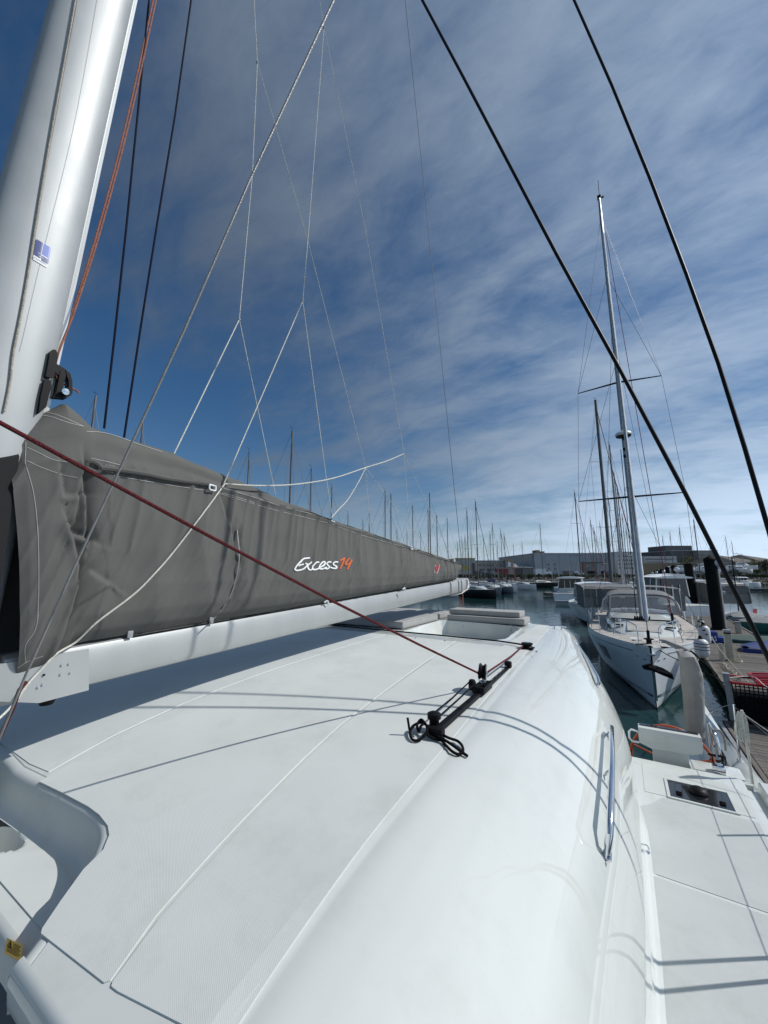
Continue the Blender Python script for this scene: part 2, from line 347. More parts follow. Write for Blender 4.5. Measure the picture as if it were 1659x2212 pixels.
# front block of the roof with the recess: clean loops round the rim
RL = smoothline([Vector((x, y, 0)) for x, y in [(-1.385, F0), (-1.45, .59), (-1.54, .694), (-1.60, .745), (-1.66, .780), (-1.735, .803), (-1.83, .812), (-2.1, .80), (-2.5, .775)]], 5)
RL = RL+[Vector((-5-p.x, p.y, 0)) for p in reversed(RL[:-1])]
def offs(k):                       # loop pushed into the recess by k
    o = []; n = len(RL)
    for i, p in enumerate(RL):
        if i in (0, n-1): o.append(Vector((p.x+(-k if i == 0 else k)*1.2, p.y, 0))); continue
        d = (RL[i+1]-RL[i-1]).normalized(); nn = Vector((d.y, -d.x, 0)) if True else None
        nn = Vector((-d.y, d.x, 0)); q = p+nn*k; q.y = max(q.y, F0); o.append(q)
    return o
_t = offs(.05); 
SGN = 1 if _t[len(RL)//2].y < RL[len(RL)//2].y else -1
FLOORZ = EYE-1.055
def rim_rows():
    rr_ = []
    for k, dz_, ab in ((-.040, 0, 0), (-.036, -.0035, 0), (-.030, -.002, 0), (-.012, -.003, 0), (0, -.010, 0), (.007, -.024, 0), (.012, -.05, 0), (.018, None, .045), (.028, None, .020), (.044, None, .006), (.07, None, 0.0)):
        pts_ = offs(k*SGN) if True else None
        r_ = []
        for i, q in enumerate(pts_):
            zr_ = float(roofz(q.x, q.y, False)); r_.append((q.x, q.y, zr_+dz_ if dz_ is not None else FLOORZ+ab))
        rr_.append(r_)
    return rr_
RR_ = rim_rows()
FF0 = .558                          # the recess floor ends a little behind the roof edge
rimm = MB().grid(RR_)
floor = [(x, y) for x, y, z in RR_[-1] if y > FF0+.005]; floor = [(floor[0][0]+.08, FF0)]+floor+[(floor[-1][0]-.08, FF0)]
REC2C = [(-2.9, .60), (-2.9, .722), (-2.13, .722), (-2.07, .70), (-2.10, .66), (-2.2, .60)]
def cdt(boundary, z_fn, step, mb, extra=()):
    nb_ = len(boundary); pts_ = [Vector(p) for p in boundary]; xs_ = [p.x for p in pts_]; yy_ = [p.y for p in pts_]
    gx_1, gy_1 = np.meshgrid(np.arange(min(xs_), max(xs_), step), np.arange(min(yy_), max(yy_), step)); s_ = poly_sd(gx_1, gy_1, [(p.x, p.y) for p in pts_])
    for a_, b_, c_ in zip(gx_1.ravel(), gy_1.ravel(), s_.ravel()):
        if c_ > step*.4: pts_.append(Vector((a_, b_)))
    vs_, es_, fs_, *_r = delaunay_2d_cdt(pts_, [(i, (i+1) % nb_) for i in range(nb_)], [], 1, 1e-6)
    zz_ = z_fn(np.array([v.x for v in vs_]), np.array([v.y for v in vs_])); mb.add([(v.x, v.y, float(z)) for v, z in zip(vs_, zz_)], [tuple(f) for f in fs_])
def fz_(X, Y): return FLOORZ-.13*smooth01(poly_sd(X, Y, REC2C)/.03)
fl_b = []
for i in range(len(floor)):
    a_, b_ = Vector(floor[i]), Vector(floor[(i+1) % len(floor)]); k_ = max(1, int((b_-a_).length/.02)); fl_b += [tuple(a_.lerp(b_, j/k_)) for j in range(k_)]
cdt(fl_b, fz_, .016, rimm)
def dens(poly, st):
    o = []
    for i in range(len(poly)):
        a_, b_ = Vector(poly[i]), Vector(poly[(i+1) % len(poly)]); k_ = max(1, int((b_-a_).length/st)); o += [tuple(a_.lerp(b_, j/k_)) for j in range(k_)]
    return o
XL, XR = -4.10, -.90
outer = [(x, y) for x, y, z in RR_[0]]
blk = outer[::-1] if outer[0][0] < outer[-1][0] else outer
# outline: right front corner, up, across, down the left, then back along the rim
ol = [(XR, F0), (XR, YB), (XL, YB), (XL, F0)]+[(x, y) for x, y in reversed(blk)]
cdt(dens(ol, .04), lambda X, Y: roofz(X, Y, False), .06, rimm)
rimm.build('roof_recess', GELM, cat, smooth=True, sharp=50)
esm_dummy = None
# recess front face
lp_ = []
for dy, dz_ in ((0, 0), (-.012, -.003), (-.022, -.012), (-.026, -.03), (-.026, -.10), (.02, -.11)):
    r_ = []
    for x in np.linspace(-3.56, -1.41, 90):
        r_.append((x, FF0+dy, float(fz_(np.array([x]), np.array([FF0+.001]))[0])+dz_ if dz_ > -.09 else FLOORZ+dz_))
    lp_.append(r_)
lipm = MB().grid(lp_)
LIP = lipm.build('recess_lip', GELM, cat, smooth=True, sharp=50)
def edge_strip(xa, xb, n_):
    rows_ = []
    for dy, dz_ in [(0, 0), (-.008, -.002), (-.017, -.009), (-.024, -.022), (-.027, -.045), (-.022, -.095), (-.016, -.108), (0.0, -.112), (.12, -.112)]:
        rows_.append([(x, F0+dy, float(roofz(x, F0, False))+dz_) for x in np.linspace(xa, xb, n_)])
    return rows_
MB().grid(edge_strip(XL, -3.605, 12)).build('front_edge', GEL, cat, smooth=True, sharp=50)
esm = MB().grid(edge_strip(-1.385, XR, 14))
for s_ in (1,):                 # jambs at the ends of the recess wall
    xj = -2.5+s_*1.114; esm.add([(xj, F0-.02, float(roofz(-1.395, F0, False))-.02), (xj, F0+.12, float(roofz(-1.395, .6, False))-.02), (xj, F0+.12, FLOORZ-.1), (xj, F0-.02, float(roofz(-1.395, F0, False))-.112)], [(0, 1, 2, 3)])
esm.build('front_edge', GEL, cat, smooth=True, sharp=50)
front = [(0.075, -0.150), (0.0, -0.155), (-.020, -.140), (-.028, -.06), (-.022, -.024), (-.010, -.006)]
def side_block(flip):
    rr_ = []
    for dy, dz in front:
        X = np.array([XR]+[float(Xedge(F0)+(Xout(F0)-Xedge(F0))*t) for t in sh]); Z = roofz(X, np.full(X.shape, F0)); rr_.append([((-5-x) if flip else x, F0+dy, z+dz) for x, z in zip(X, Z)])
    for Y in (F0, .56, .64, .74, .86, .98, YB):
        X = np.array([XR]+[float(Xedge(Y)+(Xout(Y)-Xedge(Y))*t) for t in sh]); Z = roofz(X, np.full(X.shape, Y)); rr_.append([((-5-x) if flip else x, Y, z) for x, z in zip(X, Z)])
    return rr_
MB().grid(side_block(False)).build('roof_shoulder', GEL, cat, smooth=True, sharp=60); MB().grid(side_block(True)).build('roof_shoulder', GEL, cat, smooth=True, sharp=60)
for Y in ys:
    X = np.array(rowx(Y)); Z = roofz(X, np.full(X.shape, Y)); rows.append([(x, Y, z) for x, z in zip(X, Z)])
X = np.array(rowx(6.9)); Z = roofz(X, np.full(X.shape, 6.9)); rows.append([(x, 6.93, z-.02) for x, z in zip(X, Z)]); rows.append([(x, 6.94, max(z-.5, DECKZ)) for x, z in zip(X, Z)])
rf = MB().grid(rows); ROOF = rf.build('coachroof', GEL, cat, smooth=True, sharp=60)
# cabin side below the moulded shoulder, running down into the side deck
r1 = []
for Y in [F0+.05, .8]+list(np.arange(1.1, 6.95, .25)):
    xo = float(Xout(Y)); zt = EYE-float(Htop(Y))-.86-.035*(2.5/1.7)**2*float(smooth01((Y-.8)/1.5))
    r1.append([(xo, Y, zt), (xo+.004, Y, zt-.1), (xo+.006, Y, DECKZ+.06), (xo+.014, Y, DECKZ+.025), (xo+.035, Y, DECKZ+.006), (xo+.08, Y, DECKZ+.0)])
MB().grid(r1).build('cabin_side', GEL, cat, smooth=True)
MB().grid([[(-5-p[0], p[1], p[2]) for p in r] for r in r1]).build('cabin_side', GEL, cat, smooth=True)
MB().box((-2.5, .70, 2.1), (4.2, .02, .88)).build('front_window', DGLASS, cat)
MB().box((-2.5, .60, 1.72), (4.6, .10, .12)).build('window_sill', GELM, cat)
for xx in (-3.9, -2.5, -1.12):
    MB().box((xx, .66, 2.08), (.10, .06, .90), bev=.015).build('window_pillar', GEL, cat, smooth=True)
# non-skid panels laid on the roof
def panel(name, poly, zf, m, parent, step=.06, th=.0035, label=None):
    P = [Vector((p[0], p[1])) for p in poly]; n = len(P); xs = [p.x for p in P]; yv = [p.y for p in P]
    dense = []
    for i in range(n):
        a, c = P[i], P[(i+1) % n]; k = max(1, int((c-a).length/step)); dense += [a.lerp(c, j/k) for j in range(k)]
    nb = len(dense); pts = list(dense)
    gx, gy = np.meshgrid(np.arange(min(xs), max(xs), step), np.arange(min(yv), max(yv), step)); sdv = poly_sd(gx, gy, [(p.x, p.y) for p in P])
    for x, y, s_ in zip(gx.ravel(), gy.ravel(), sdv.ravel()):
        if s_ > step*.4: pts.append(Vector((x, y)))
    vs, es, fs, *_ = delaunay_2d_cdt(pts, [(i, (i+1) % nb) for i in range(nb)], [], 1, 1e-6)
    zz = zf(np.array([v.x for v in vs]), np.array([v.y for v in vs]))
    mb = MB(); mb.add([(v.x, v.y, z+th) for v, z in zip(vs, zz)], [tuple(f) for f in fs])
    zb = zf(np.array([v.x for v in dense]), np.array([v.y for v in dense]))
    mb.add([(v.x, v.y, z+th) for v, z in zip(dense, zb)]+[(v.x, v.y, z-.001) for v, z in zip(dense, zb)], [(i, (i+1) % nb, nb+(i+1) % nb, nb+i) for i in range(nb)])
    return mb.build(name, m, parent, label=label)
def xy(pts): return [(p.x, p.y) for p in (roof_at(*q) for q in pts)]
rz = lambda X, Y: roofz(X, Y, False)
z7 = lambda pts: [(x*.3968, 1591+y*.3968) for x, y in pts]
P1 = xy(z7([(565,1347),(222,1078),(228,1052),(330,900),(452,730),(562,620),(594,540),(586,490),(540,430),(480,385),(340,310),(214,249)]))+[(-2.37, 1.14), (-2.42, 1.55), (-2.45, 2.2), (-2.47, 4.15), (-1.66, 4.15)]+xy([(985,1385),(735,1566),(656,1639)]+z7([(1150,640),(850,980),(600,1335)]))
panel('nonskid_panel', P1, rz, NSK, ROOF)
P2 = xy(z7([(640,1395),(605,1368),(612,1340),(862,1002),(1172,660)])+[(660,1645),(742,1568),(990,1387)])+[(-1.60, 4.15), (-1.13, 4.18), (-1.10, 6.15), (-.93, 6.15), (-.885, 5.2), (-.86, 4.0), (-.80, 2.0), (-.785, 1.2), (-.77, .75), (-.76, .575), (-.80, .553)]+xy([(440, 2240)])
panel('nonskid_panel', P2, rz, NSK, ROOF)
panel('nonskid_panel', [(-2.50, 4.15), (-2.48, 2.2), (-2.45, 1.55), (-2.40, 1.14), (-2.32, .845), (-2.5, .83), (-3.11, .838), (-3.34, .82), (-3.45, .75), (-3.5, .67), (-3.62, .56), (-4.0, .56), (-4.15, .6), (-4.15, 4.15)], rz, NSK, ROOF, step=.1)
panel('nonskid_panel', [(-1.53, .60), (-1.60, .66), (-1.69, .72), (-1.80, .735), (-1.98, .733), (-2.02, .70), (-2.10, .62), (-2.06, .595)], lambda X, Y: np.full(np.shape(X), FLOORZ+.001), NSK, ROOF, step=.03)
panel('nonskid_panel', [(-2.5, 6.15), (-1.25, 6.15), (-1.25, 6.5), (-2.5, 6.5)], rz, NSK, ROOF, step=.1)
# warning label on the front lip
LB = bvh_of(lipm)
def decal(corners, m, name, parent, off=.002, bvh=LB, nx=4, ny=4):
    a, b_, c, d = [Vector((p[0], p[1], 0)) for p in corners]; rows = []
    for i in range(ny+1):
        r = []
        for j in range(nx+1):
            p = a.lerp(b_, j/nx).lerp(d.lerp(c, j/nx), i/ny); h = on_surf(bvh, p.x, p.y, off)
            if h is None: return None
            r.append(h[0])
        rows.append(r)
    return MB().grid(rows).build(name, m, parent)
lbq = [(15, 2026), (49, 2042), (45, 2078), (9, 2059)]
ly = FF0-.0268
def lq(u, v, k=0): q_ = inq(lbq, u, v); return at_y(q_[0], q_[1], ly-k)
def inq(q, u, v):
    a, b_, c, d = [Vector((p[0], p[1])) for p in q]; p = a.lerp(b_, u).lerp(d.lerp(c, u), v); return (p.x, p.y)
MB().grid([[lq(u, v) for u in (0, .5, 1)] for v in (0, .5, 1)]).build('warning_sticker', YEL, LIP)
def inq(q, u, v):
    a, b_, c, d = [Vector((p[0], p[1])) for p in q]; p = a.lerp(b_, u).lerp(d.lerp(c, u), v); return (p.x, p.y)
mk = MB()
for u0, v0, u1, v1 in ((.10, .45, .22, .10), (.22, .10, .34, .48), (.34, .48, .10, .45), (.22, .24, .23, .36)): mk.tube([lq(u0, v0, .001), lq(u1, v1, .001)], .0009, 4)
for k in range(6): mk.tube([lq(.42 if k < 3 else .1, .18+.12*k, .001), lq(.9-.1*(k % 2), .18+.12*k, .001)], .0006, 4)
if mk.v: mk.build('warning_print', BLACK, LIP)
# side deck, gutter, gunwale
def xdeck(y): return 1.12-.10*smooth01((y-4)/3)
sec = lambda Y: [(float(Xout(Y))+.06, DECKZ), (.84, DECKZ), (.885, DECKZ-.012), (.90, DECKZ-.07), (.99, DECKZ-.085), (1.0, DECKZ-.01), (1.015, DECKZ+.01), (1.13, DECKZ+.008), (1.16, DECKZ-.03), (1.17, DECKZ-.5), (1.15, .9), (1.08, .3), (.98, -.3)]
rows = [[(x-.05*smooth01((Y-6)/3), Y, z) for x, z in sec(Y)] for Y in np.arange(-5.6, 5.601, .4)]
MB().grid(rows).build('side_deck', GEL, cat, smooth=True, sharp=30)
rows = [[(-5-x, Y, z) for x, z in sec(Y)] for Y in np.arange(-5.6, 5.601, .4)]
MB().grid(rows).build('side_deck', GEL, cat, smooth=True, sharp=30)
MB().box((.45, -2.4, DECKZ-.015), (.85, 6.0, .02)).build('foredeck', GELM, cat)
MB().box((-2.5, -1.7, 1.2), (4.8, 4.4, .12)).build('foredeck', GELM, cat)
dk = lambda q: [(at_z(a, b_, DECKZ).x, at_z(a, b_, DECKZ).y) for a, b_ in q]
z5 = lambda x, y: ((2300+x/1.66)*.5486, (2700+y/1.66)*.5486)
dz = lambda X, Y: np.full(np.shape(X), DECKZ)
lx = lambda X, Y: (X, Y)
q5 = dk([z5(312, 800), z5(385, 1062), z5(416, 1216)]); yb = q5[2][1]
panel('nonskid_panel', [(q5[0][0], q5[0][1]), q5[1], q5[2], (.82, yb-.02), (.82, 4.75), (.16, 4.78), (.06, 4.6)], dz, NSKD, cat, step=.2)
q6 = dk([z5(422, 1236), z5(497, 1780), z5(541, 2210)])
panel('nonskid_panel', [(q6[0][0], q6[0][1]), q6[1], (q6[2][0], q6[2][1]), (.24, 1.6), (.82, 1.6), (.82, yb-.05)], dz, NSKD, cat, step=.2)
panel('nonskid_panel', [(.02, 4.82), (.82, 4.82), (.82, 5.30), (.52, 5.47), (0.02, 5.47)], dz, GELM, cat, step=.2)
# deck eye
pe = at_z(1395, 1840, DECKZ+.008)
m_ = MB(); m_.lathe((pe.x, pe.y, DECKZ), [(.0, 0), (.028, 0), (.028, .010), (.012, .016), (0, .016)], 14)
m_.tube([(pe.x+.022*math.cos(a), pe.y, DECKZ+.034+.022*math.sin(a)) for a in np.linspace(0, 2*math.pi, 17)], .0045, 6, cap=False)
m_.build('pad_eye', CHROME, cat, smooth=True)
# deck hatch
hq = [at_z(1430, 1680, DECKZ), at_z(1557, 1708, DECKZ), at_z(1605, 1762, DECKZ), at_z(1470, 1728, DECKZ)]
hx0, hx1, hy0, hy1 = .20, .715, 4.80, 5.20
fr = MB()
for c, d in (((hx0+.012, (hy0+hy1)/2, DECKZ+.006), (.024, hy1-hy0, .014)), ((hx1-.012, (hy0+hy1)/2, DECKZ+.006), (.024, hy1-hy0, .014)), (((hx0+hx1)/2, hy0+.012, DECKZ+.0062), (hx1-hx0-.05, .024, .013)), (((hx0+hx1)/2, hy1-.012, DECKZ+.0062), (hx1-hx0-.05, .024, .013))): fr.box(c, d)
HT = fr.build('deck_hatch', GELM, cat)
MB().box(((hx0+hx1)/2, (hy0+hy1)/2, DECKZ+.005), (hx1-hx0-.05, hy1-hy0-.05, .008)).build('hatch_pane', DGLASS, HT)
cx = (hx0+hx1)/2
MB().lathe((cx+.0, (hy0+hy1)/2+.04, DECKZ+.009), [(.075, 0), (.078, .012), (.066, .034), (.04, .048), (0.001, .052)], 20).build('hatch_vent', BLACK, HT, smooth=True)
for sx in (-.16, .16):
    MB().lathe((cx+sx, (hy0+hy1)/2-.08, DECKZ+.009), [(.024, 0), (.026, .012), (.001, .014)], 14).box((cx+sx, (hy0+hy1)/2-.08, DECKZ+.026), (.045, .012, .010), bev=.003).build('hatch_latch', BLACK, HT, smooth=True)
# handrails on the roof shoulder
def handrail(px1, px2, D1, D2, lift=.075):
    a = at_z(*px1, EYE-D1); c = at_z(*px2, EYE-D2); ax = (c-a); n = Vector((.55, 0, .83)); out = []
    g0 = a; g1 = c
    def ft(q_): x_ = q_.x-.028; return Vector((x_, q_.y, float(roofz(x_, q_.y, False))+.004))
    f0_, f1_ = ft(g0), ft(g1)
    path = [f0_, f0_.lerp(g0, .75), g0+ax*.09, g0+ax*.5, g0+ax*.91, f1_.lerp(g1, .75), f1_]
    m1 = MB().tube([path[0]]+[path[1]]+[g0+ax*.07+Vector((0, 0, .012)), g0+ax*.5+Vector((.006, 0, .02)), g0+ax*.93+Vector((0, 0, .012))]+[path[5], path[6]], .0155, 10)
    o = m1.build('handrail', CHROME, cat, smooth=True)
    mid = g0+ax*.5; MB().box((mid+ft(mid))/2, (.075, .028, .010), tilt=Matrix.Rotation(-.7, 3, 'Y')).build('rail_bracket', CHROME, o)
    for e in (path[0], path[6]): MB().box(e, (.05, .06, .008), tilt=Matrix.Rotation(-.6, 3, 'Y')).build('rail_foot', CHROME, o)
handrail((1319, 1785), (1321, 1565), 1.115, 1.07)
handrail((1296, 1474), (1247, 1393), .995, .955)
# genoa track, car and blocks on the roof
tA = roof_at(944, 1596); tB = roof_at(1098, 1443)
dirT = (tB-tA).normalized(); TR = Matrix.Rotation(math.atan2(-dirT.x, dirT.y), 3, 'Z')
ln = (tB-tA).length
trk = MB().box((tA+tB)/2+Vector((0, 0, .018)), (.034, ln, .026), bev=.005, tilt=TR).build('sheet_track', BLKALU, cat, smooth=True)
for k in range(14): MB().lathe(tA.lerp(tB, (k+.7)/14.5)+Vector((0, 0, .031)), [(.007, 0), (.007, .002), (.001, .002)], 8).build('track_bolt', GALV, trk)
for p, sx in ((tA, 1), (tB, -1)): MB().box(p+Vector((0, 0, .028)), (.075 if sx > 0 else .055, .05, .052), bev=.012, tilt=TR).build('track_end_stop', BLACK, trk, smooth=True)
car = roof_at(1046, 1497)
carp = tA+dirT*((car-tA).dot(dirT))
CAR = MB().box(carp+Vector((0, 0, .040)), (.085, .20, .044), bev=.012, tilt=TR).build('sheet_car', BLKALU, cat, smooth=True)
cg = MB()
for k in range(5): cg.box(carp+TR @ Vector((.028, -.06+.03*k, .066)), (.028, .012, .012), bev=.002, tilt=TR)
cg.build('car_fin', BLACK, CAR)
bc = carp+TR @ Vector((-.004, .03, 0))+Vector((0, 0, .135))
# sheave stands upright on the car, facing fore and aft
SR = TR @ Matrix.Rotation(.25, 3, 'Z') @ Matrix.Rotation(.10, 3, 'Y')
shv = MB().lathe(bc, [(.052, -.020), (.052, -.014), (.040, -.004), (.040, .004), (.052, .014), (.052, .020)], 28, 'X', SR).build('sheave', BLACK, CAR, smooth=True)
for sx in (-.025, .025):
    MB().lathe(bc+SR @ Vector((sx, 0, 0)), [(.001, -.002), (.047, -.002), (.050, 0), (.047, .002), (.001, .002)], 28, 'X', SR).build('sheave_cheek', CHROME if sx > 0 else BLACK, CAR, smooth=True)
hb = MB()
hb.tube([bc+SR @ Vector((-.03, 0, 0)), bc+SR @ Vector((.03, 0, 0))], .009, 10)
for sx in (-.031, .031): hb.tube([bc+SR @ Vector((sx, 0, .0)), bc+SR @ Vector((sx*.7, 0, -.06)), carp+Vector((sx*.3, .02, .06))], .006, 8)
hb.build('block_strap', CHROME, CAR, smooth=True)
MB().lathe(carp+TR @ Vector((-.05, -.06, 0))+Vector((0, 0, .06)), [(.020, -.03), (.026, -.02), (.026, .02), (.018, .035), (.001, .036)], 12).build('control_block', BLACK, CAR, smooth=True)
MB().lathe(tA+TR @ Vector((-.045, .07, 0)), [(.034, 0), (.034, .03), (.026, .036), (.026, .062), (.036, .068), (.036, .092), (.02, .10), (.001, .10)], 18).build('cleat_block', BLACK, trk, smooth=True)
tb = roof_at(1139, 1402)
TBK = MB().box(tb+Vector((0, 0, .012)), (.13, .11, .016), bev=.006).lathe(tb+Vector((0, 0, .02)), [(.052, 0), (.056, .004), (.044, .016), (.056, .028), (.056, .04), (.03, .046), (.001, .046)], 22).build('turning_block', BLACK, cat, smooth=True)
MB().lathe(tb+Vector((.0, 0, .066)), [(.018, 0), (.016, .004), (.001, .005)], 14).build('block_pin', CHROME, TBK, smooth=True)
for q in ((1060,1419),(987,1411),(877,1411)):
    p_ = roof_at(*[ (1300+(465)/1.3825)*.5486, (2350+227/1.3825)*.5486]) if q[0]==877 else roof_at((1300+(625 if q[0]==987 else 1125)/1.3825)*.5486, (2350+(243 if q[0]==987 else 300)/1.3825)*.5486)
    MB().lathe(p_, [(.014, 0), (.012, .01), (.001, .013)], 10).build('snap_fastener', CHROME, ROOF, smooth=True)
cl = roof_at(1205, 1360)
k_ = MB().tube([cl+Vector((-.11, 0, .045)), cl+Vector((0, 0, .052)), cl+Vector((.11, 0, .045))], .011, 8)
for s_ in (-.045, .045): k_.tube([cl+Vector((s_, 0, 0)), cl+Vector((s_, 0, .05))], .012, 8)
k_.build('mooring_cleat', CHROME, cat, smooth=True)
# ---------------------------------------------------------------- mast
MXc = -2.5
def mast_c(z): return 0.475+0.052*(z-EYE)
def mast_sec(z, n=40):
    c = mast_c(z); o = []
    for j in range(n):
        t = 2*math.pi*j/n; cx_, sy_ = math.cos(t), math.sin(t)
        o.append((MXc+.112*math.copysign(abs(cx_)**.85, cx_), c+.175*math.copysign(abs(sy_)**.9, sy_), z))
    return o
mm = MB().grid([mast_sec(z) for z in (2.55, 3.0, 4, 5, 6, 7, 8, 10, 13, 17, 21.0)], close=True)
MAST = mm.build('mast', MASTM, cat, smooth=True)
MBV = bvh_of(mm)
tr_ = MB()
for z0, z1 in ((4.35, 21.0),): tr_.tube([(MXc, mast_c(z0)+.185, z0), (MXc, mast_c(z1)+.185, z1)], .016, 8)
tr_.build('luff_track', mat('track_bright', (.80, .82, .80), .25, .5), MAST, smooth=True)
gr = MB(); ribbon_on(MBV, gr, [(205, 225), (167, 420), (130, 620), (98, 800), (70, 960)][:0] or [(z*.463, y*.463) for z, y in ((358, 0), (310, 260), (262, 520), (215, 780), (172, 1040), (130, 1300), (98, 1480), (66, 1640))], 2.6, .004)
gr.build('mast_groove', BLACK, MAST)
gr2 = MB(); ribbon_on(MBV, gr2, [(z*.463, y*.463) for z, y in ((452, 0), (400, 300), (350, 560), (300, 780), (240, 1020), (170, 1300), (110, 1560), (90, 1640))], .6, .002)
gr2.build('mast_seam', FARMAST, MAST)
z2 = lambda x, y: (x*.2232, 439+y*.2232)
sq = [z2(348, 346), z2(496, 436), z2(448, 626), z2(316, 545)]
decal(sq, MARK_WHITE, 'maker_sticker', MAST, .003, MBV)
decal([z2(350, 350), z2(415, 389), z2(386, 536), z2(326, 500)], MARK_NAVY, 'sticker_print', MAST, .0045, MBV)
decal([z2(424, 394), z2(492, 436), z2(472, 540), z2(402, 500)], MARK_BLUE, 'sticker_print', MAST, .0045, MBV)
decal([z2(396, 512), z2(470, 548), z2(462, 588), z2(400, 556)], MARK_NAVY, 'sticker_print', MAST, .0045, MBV)
sw = MB(); ribbon_on(MBV, sw, [z2(362, 484), z2(400, 503), z2(470, 545)], .8, .006, 3); ribbon_on(MBV, sw, [z2(370, 515), z2(398, 528), z2(412, 540)], .8, .006, 3)
if sw.v: sw.build('sticker_print', MARK_WHITE, MAST)
def text_mesh(body, size=1.0, shear=0.0):
    cu_ = bpy.data.curves.new('t', 'FONT'); cu_.body = body; cu_.size = size; cu_.shear = shear; cu_.resolution_u = 3; o = bpy.data.objects.new('t', cu_)
    COL.objects.link(o); dg = bpy.context.evaluated_depsgraph_get(); me = bpy.data.meshes.new_from_object(o.evaluated_get(dg))
    bm = bmesh.new(); bm.from_mesh(me); bmesh.ops.triangulate(bm, faces=bm.faces[:]); bm.to_mesh(me); bm.free()
    vs = [v.co.copy() for v in me.vertices]; fs = [tuple(p.vertices) for p in me.polygons]
    bpy.data.objects.remove(o); bpy.data.curves.remove(cu_); bpy.data.meshes.remove(me)
    x0 = min(v.x for v in vs); x1 = max(v.x for v in vs); y0 = min(v.y for v in vs); y1 = max(v.y for v in vs)
    return [((v.x-x0)/(x1-x0), (v.y-y0)/(y1-y0)) for v in vs], fs
def text_on(body, q, bvh, off, m, parent, name='lettering'):
    vs, fs = text_mesh(body); pts = []
    for u, v in vs:
        p = inq(q, u, 1-v); h = on_surf(bvh, p[0], p[1], off)
        if h is None: return
        pts.append(h[0])
    MB().add(pts, fs).build(name, m, parent)
text_on('SPARCRAFT', [z2(322, 517), z2(452, 590), z2(449, 606), z2(321, 532)], MBV, .006, MARK_NAVY, MAST)
# headboard car on the mast track
def slab_x(px, X, th): return [at_x(a, b_, X) for a, b_ in px], (th, 0, 0)
H1 = MB().prism(*slab_x([z2(*p) for p in ((445, 1462), (470, 1446), (500, 1455), (516, 1500), (505, 1580), (480, 1700), (450, 1718), (398, 1706))], -2.45, .06)).build('batten_car', BLACK, MAST, smooth=True)
MB().prism(*slab_x([z2(*p) for p in ((388, 1740), (420, 1728), (452, 1750), (455, 1810), (430, 1880), (400, 2000), (330, 2060), (350, 1900))], -2.45, .06)).build('batten_car', BLACK, MAST, smooth=True)
hbp = [((478, 1590), (500, 1572), (600, 1632), (560, 1690), (548, 1700), (500, 1660), (474, 1650)), ((548, 1640), (608, 1634), (600, 1700), (575, 1780), (575, 1860), (600, 1905), (560, 1900), (480, 1895), (510, 1850)), ((600, 1640), (640, 1665), (662, 1740), (664, 1850), (650, 1880), (605, 1908), (575, 1860), (590, 1830), (628, 1800), (628, 1740), (612, 1700))]
for k, q in enumerate(hbp): MB().prism(*slab_x([z2(*p) for p in q], -2.50+.003*k, .05)).build('headboard', BLACK, MAST)
pn = at_x(*z2(627, 1828), -2.43); MB().lathe(pn, [(.017, 0), (.017, .012), (.001, .014)], 14, 'X').build('headboard_pin', CHROME, MAST, smooth=True)
# ---------------------------------------------------------------- boom
def boom_z(Y): return EYE-.632+.0435*Y
BO = []
for Y in (.66, .68, 1.2, 2, 3, 4, 5, 6, 6.72):
    z0 = boom_z(Y); h = .225; w_ = .095; c = -2.495
    BO.append([(c-w_*.5, Y, z0), (c+w_*.5, Y, z0), (c+w_*.82, Y, z0+.012), (c+w_, Y, z0+.05), (c+w_, Y, z0+h-.05), (c+w_*.86, Y, z0+h-.014), (c+w_*.55, Y, z0+h), (c-w_*.55, Y, z0+h), (c-w_*.86, Y, z0+h-.014), (c-w_, Y, z0+h-.05), (c-w_, Y, z0+.05), (c-w_*.82, Y, z0+.012)])
bmb = MB().grid(BO, close=True); bmb.add(BO[0], [tuple(range(12))[::-1]]); bmb.add(BO[-1], [tuple(range(12))])
BOOM = bmb.build('boom', ALU, cat, smooth=True, sharp=35)
MB().prism([(-2.392, .63, boom_z(.63)+.20), (-2.392, .98, boom_z(.9)+.20), (-2.392, 1.0, boom_z(1)-.012), (-2.392, .80, boom_z(.8)-.012), (-2.392, .60, boom_z(.6)+.06)], (-.21, 0, 0)).build('gooseneck_fitting', ALU, BOOM)
for q in ((270, 1932), (360, 1944), (402, 1937), (354, 1998), (410, 1988), (255, 2002), (250, 2056), (222, 2073)):
    p_ = at_x(q[0]*.372, 1300*.5486+q[1]*.372, -2.388); dark = q in ((255, 2002),)
    MB().lathe(p_, [(.0055, 0), (.005, .003), (.001, .004)], 10, 'X').build('boom_bolt', BLACK if dark else CHROME, BOOM)
vb_ = at_x(110, 1503, -2.42); vb_.x = -2.46; vb_.z = boom_z(vb_.y)-.03; MB().lathe(vb_, [(.001, -.018), (.026, -.016), (.034, 0), (.034, .03), (.001, .03)], 14).build('vang_block', BLACK, BOOM, smooth=True)
MB().box((-2.495, 3.6, boom_z(3.6)+.207), (.03, 5.9, .012), tilt=Matrix.Rotation(.0435, 3, 'X')).build('foot_track', BLKALU, BOOM)
BE = []
for Y, s_ in ((6.70, .97), (6.80, 1.03), (6.93, 1.0), (6.96, .9)):
    BE.append([(-2.495+(x+2.495)*s_, Y, boom_z(Y)+.1+(z-boom_z(y)-.1)*s_) for x, y, z in BO[-1]])
e_ = MB().grid(BE, close=True); e_.add(BE[0], [tuple(range(12))]); e_.add(BE[-1], [tuple(range(12))]); e_.build('boom_end_cap', mat('grey_cap', (.33, .34, .35), .4), BOOM, smooth=True)
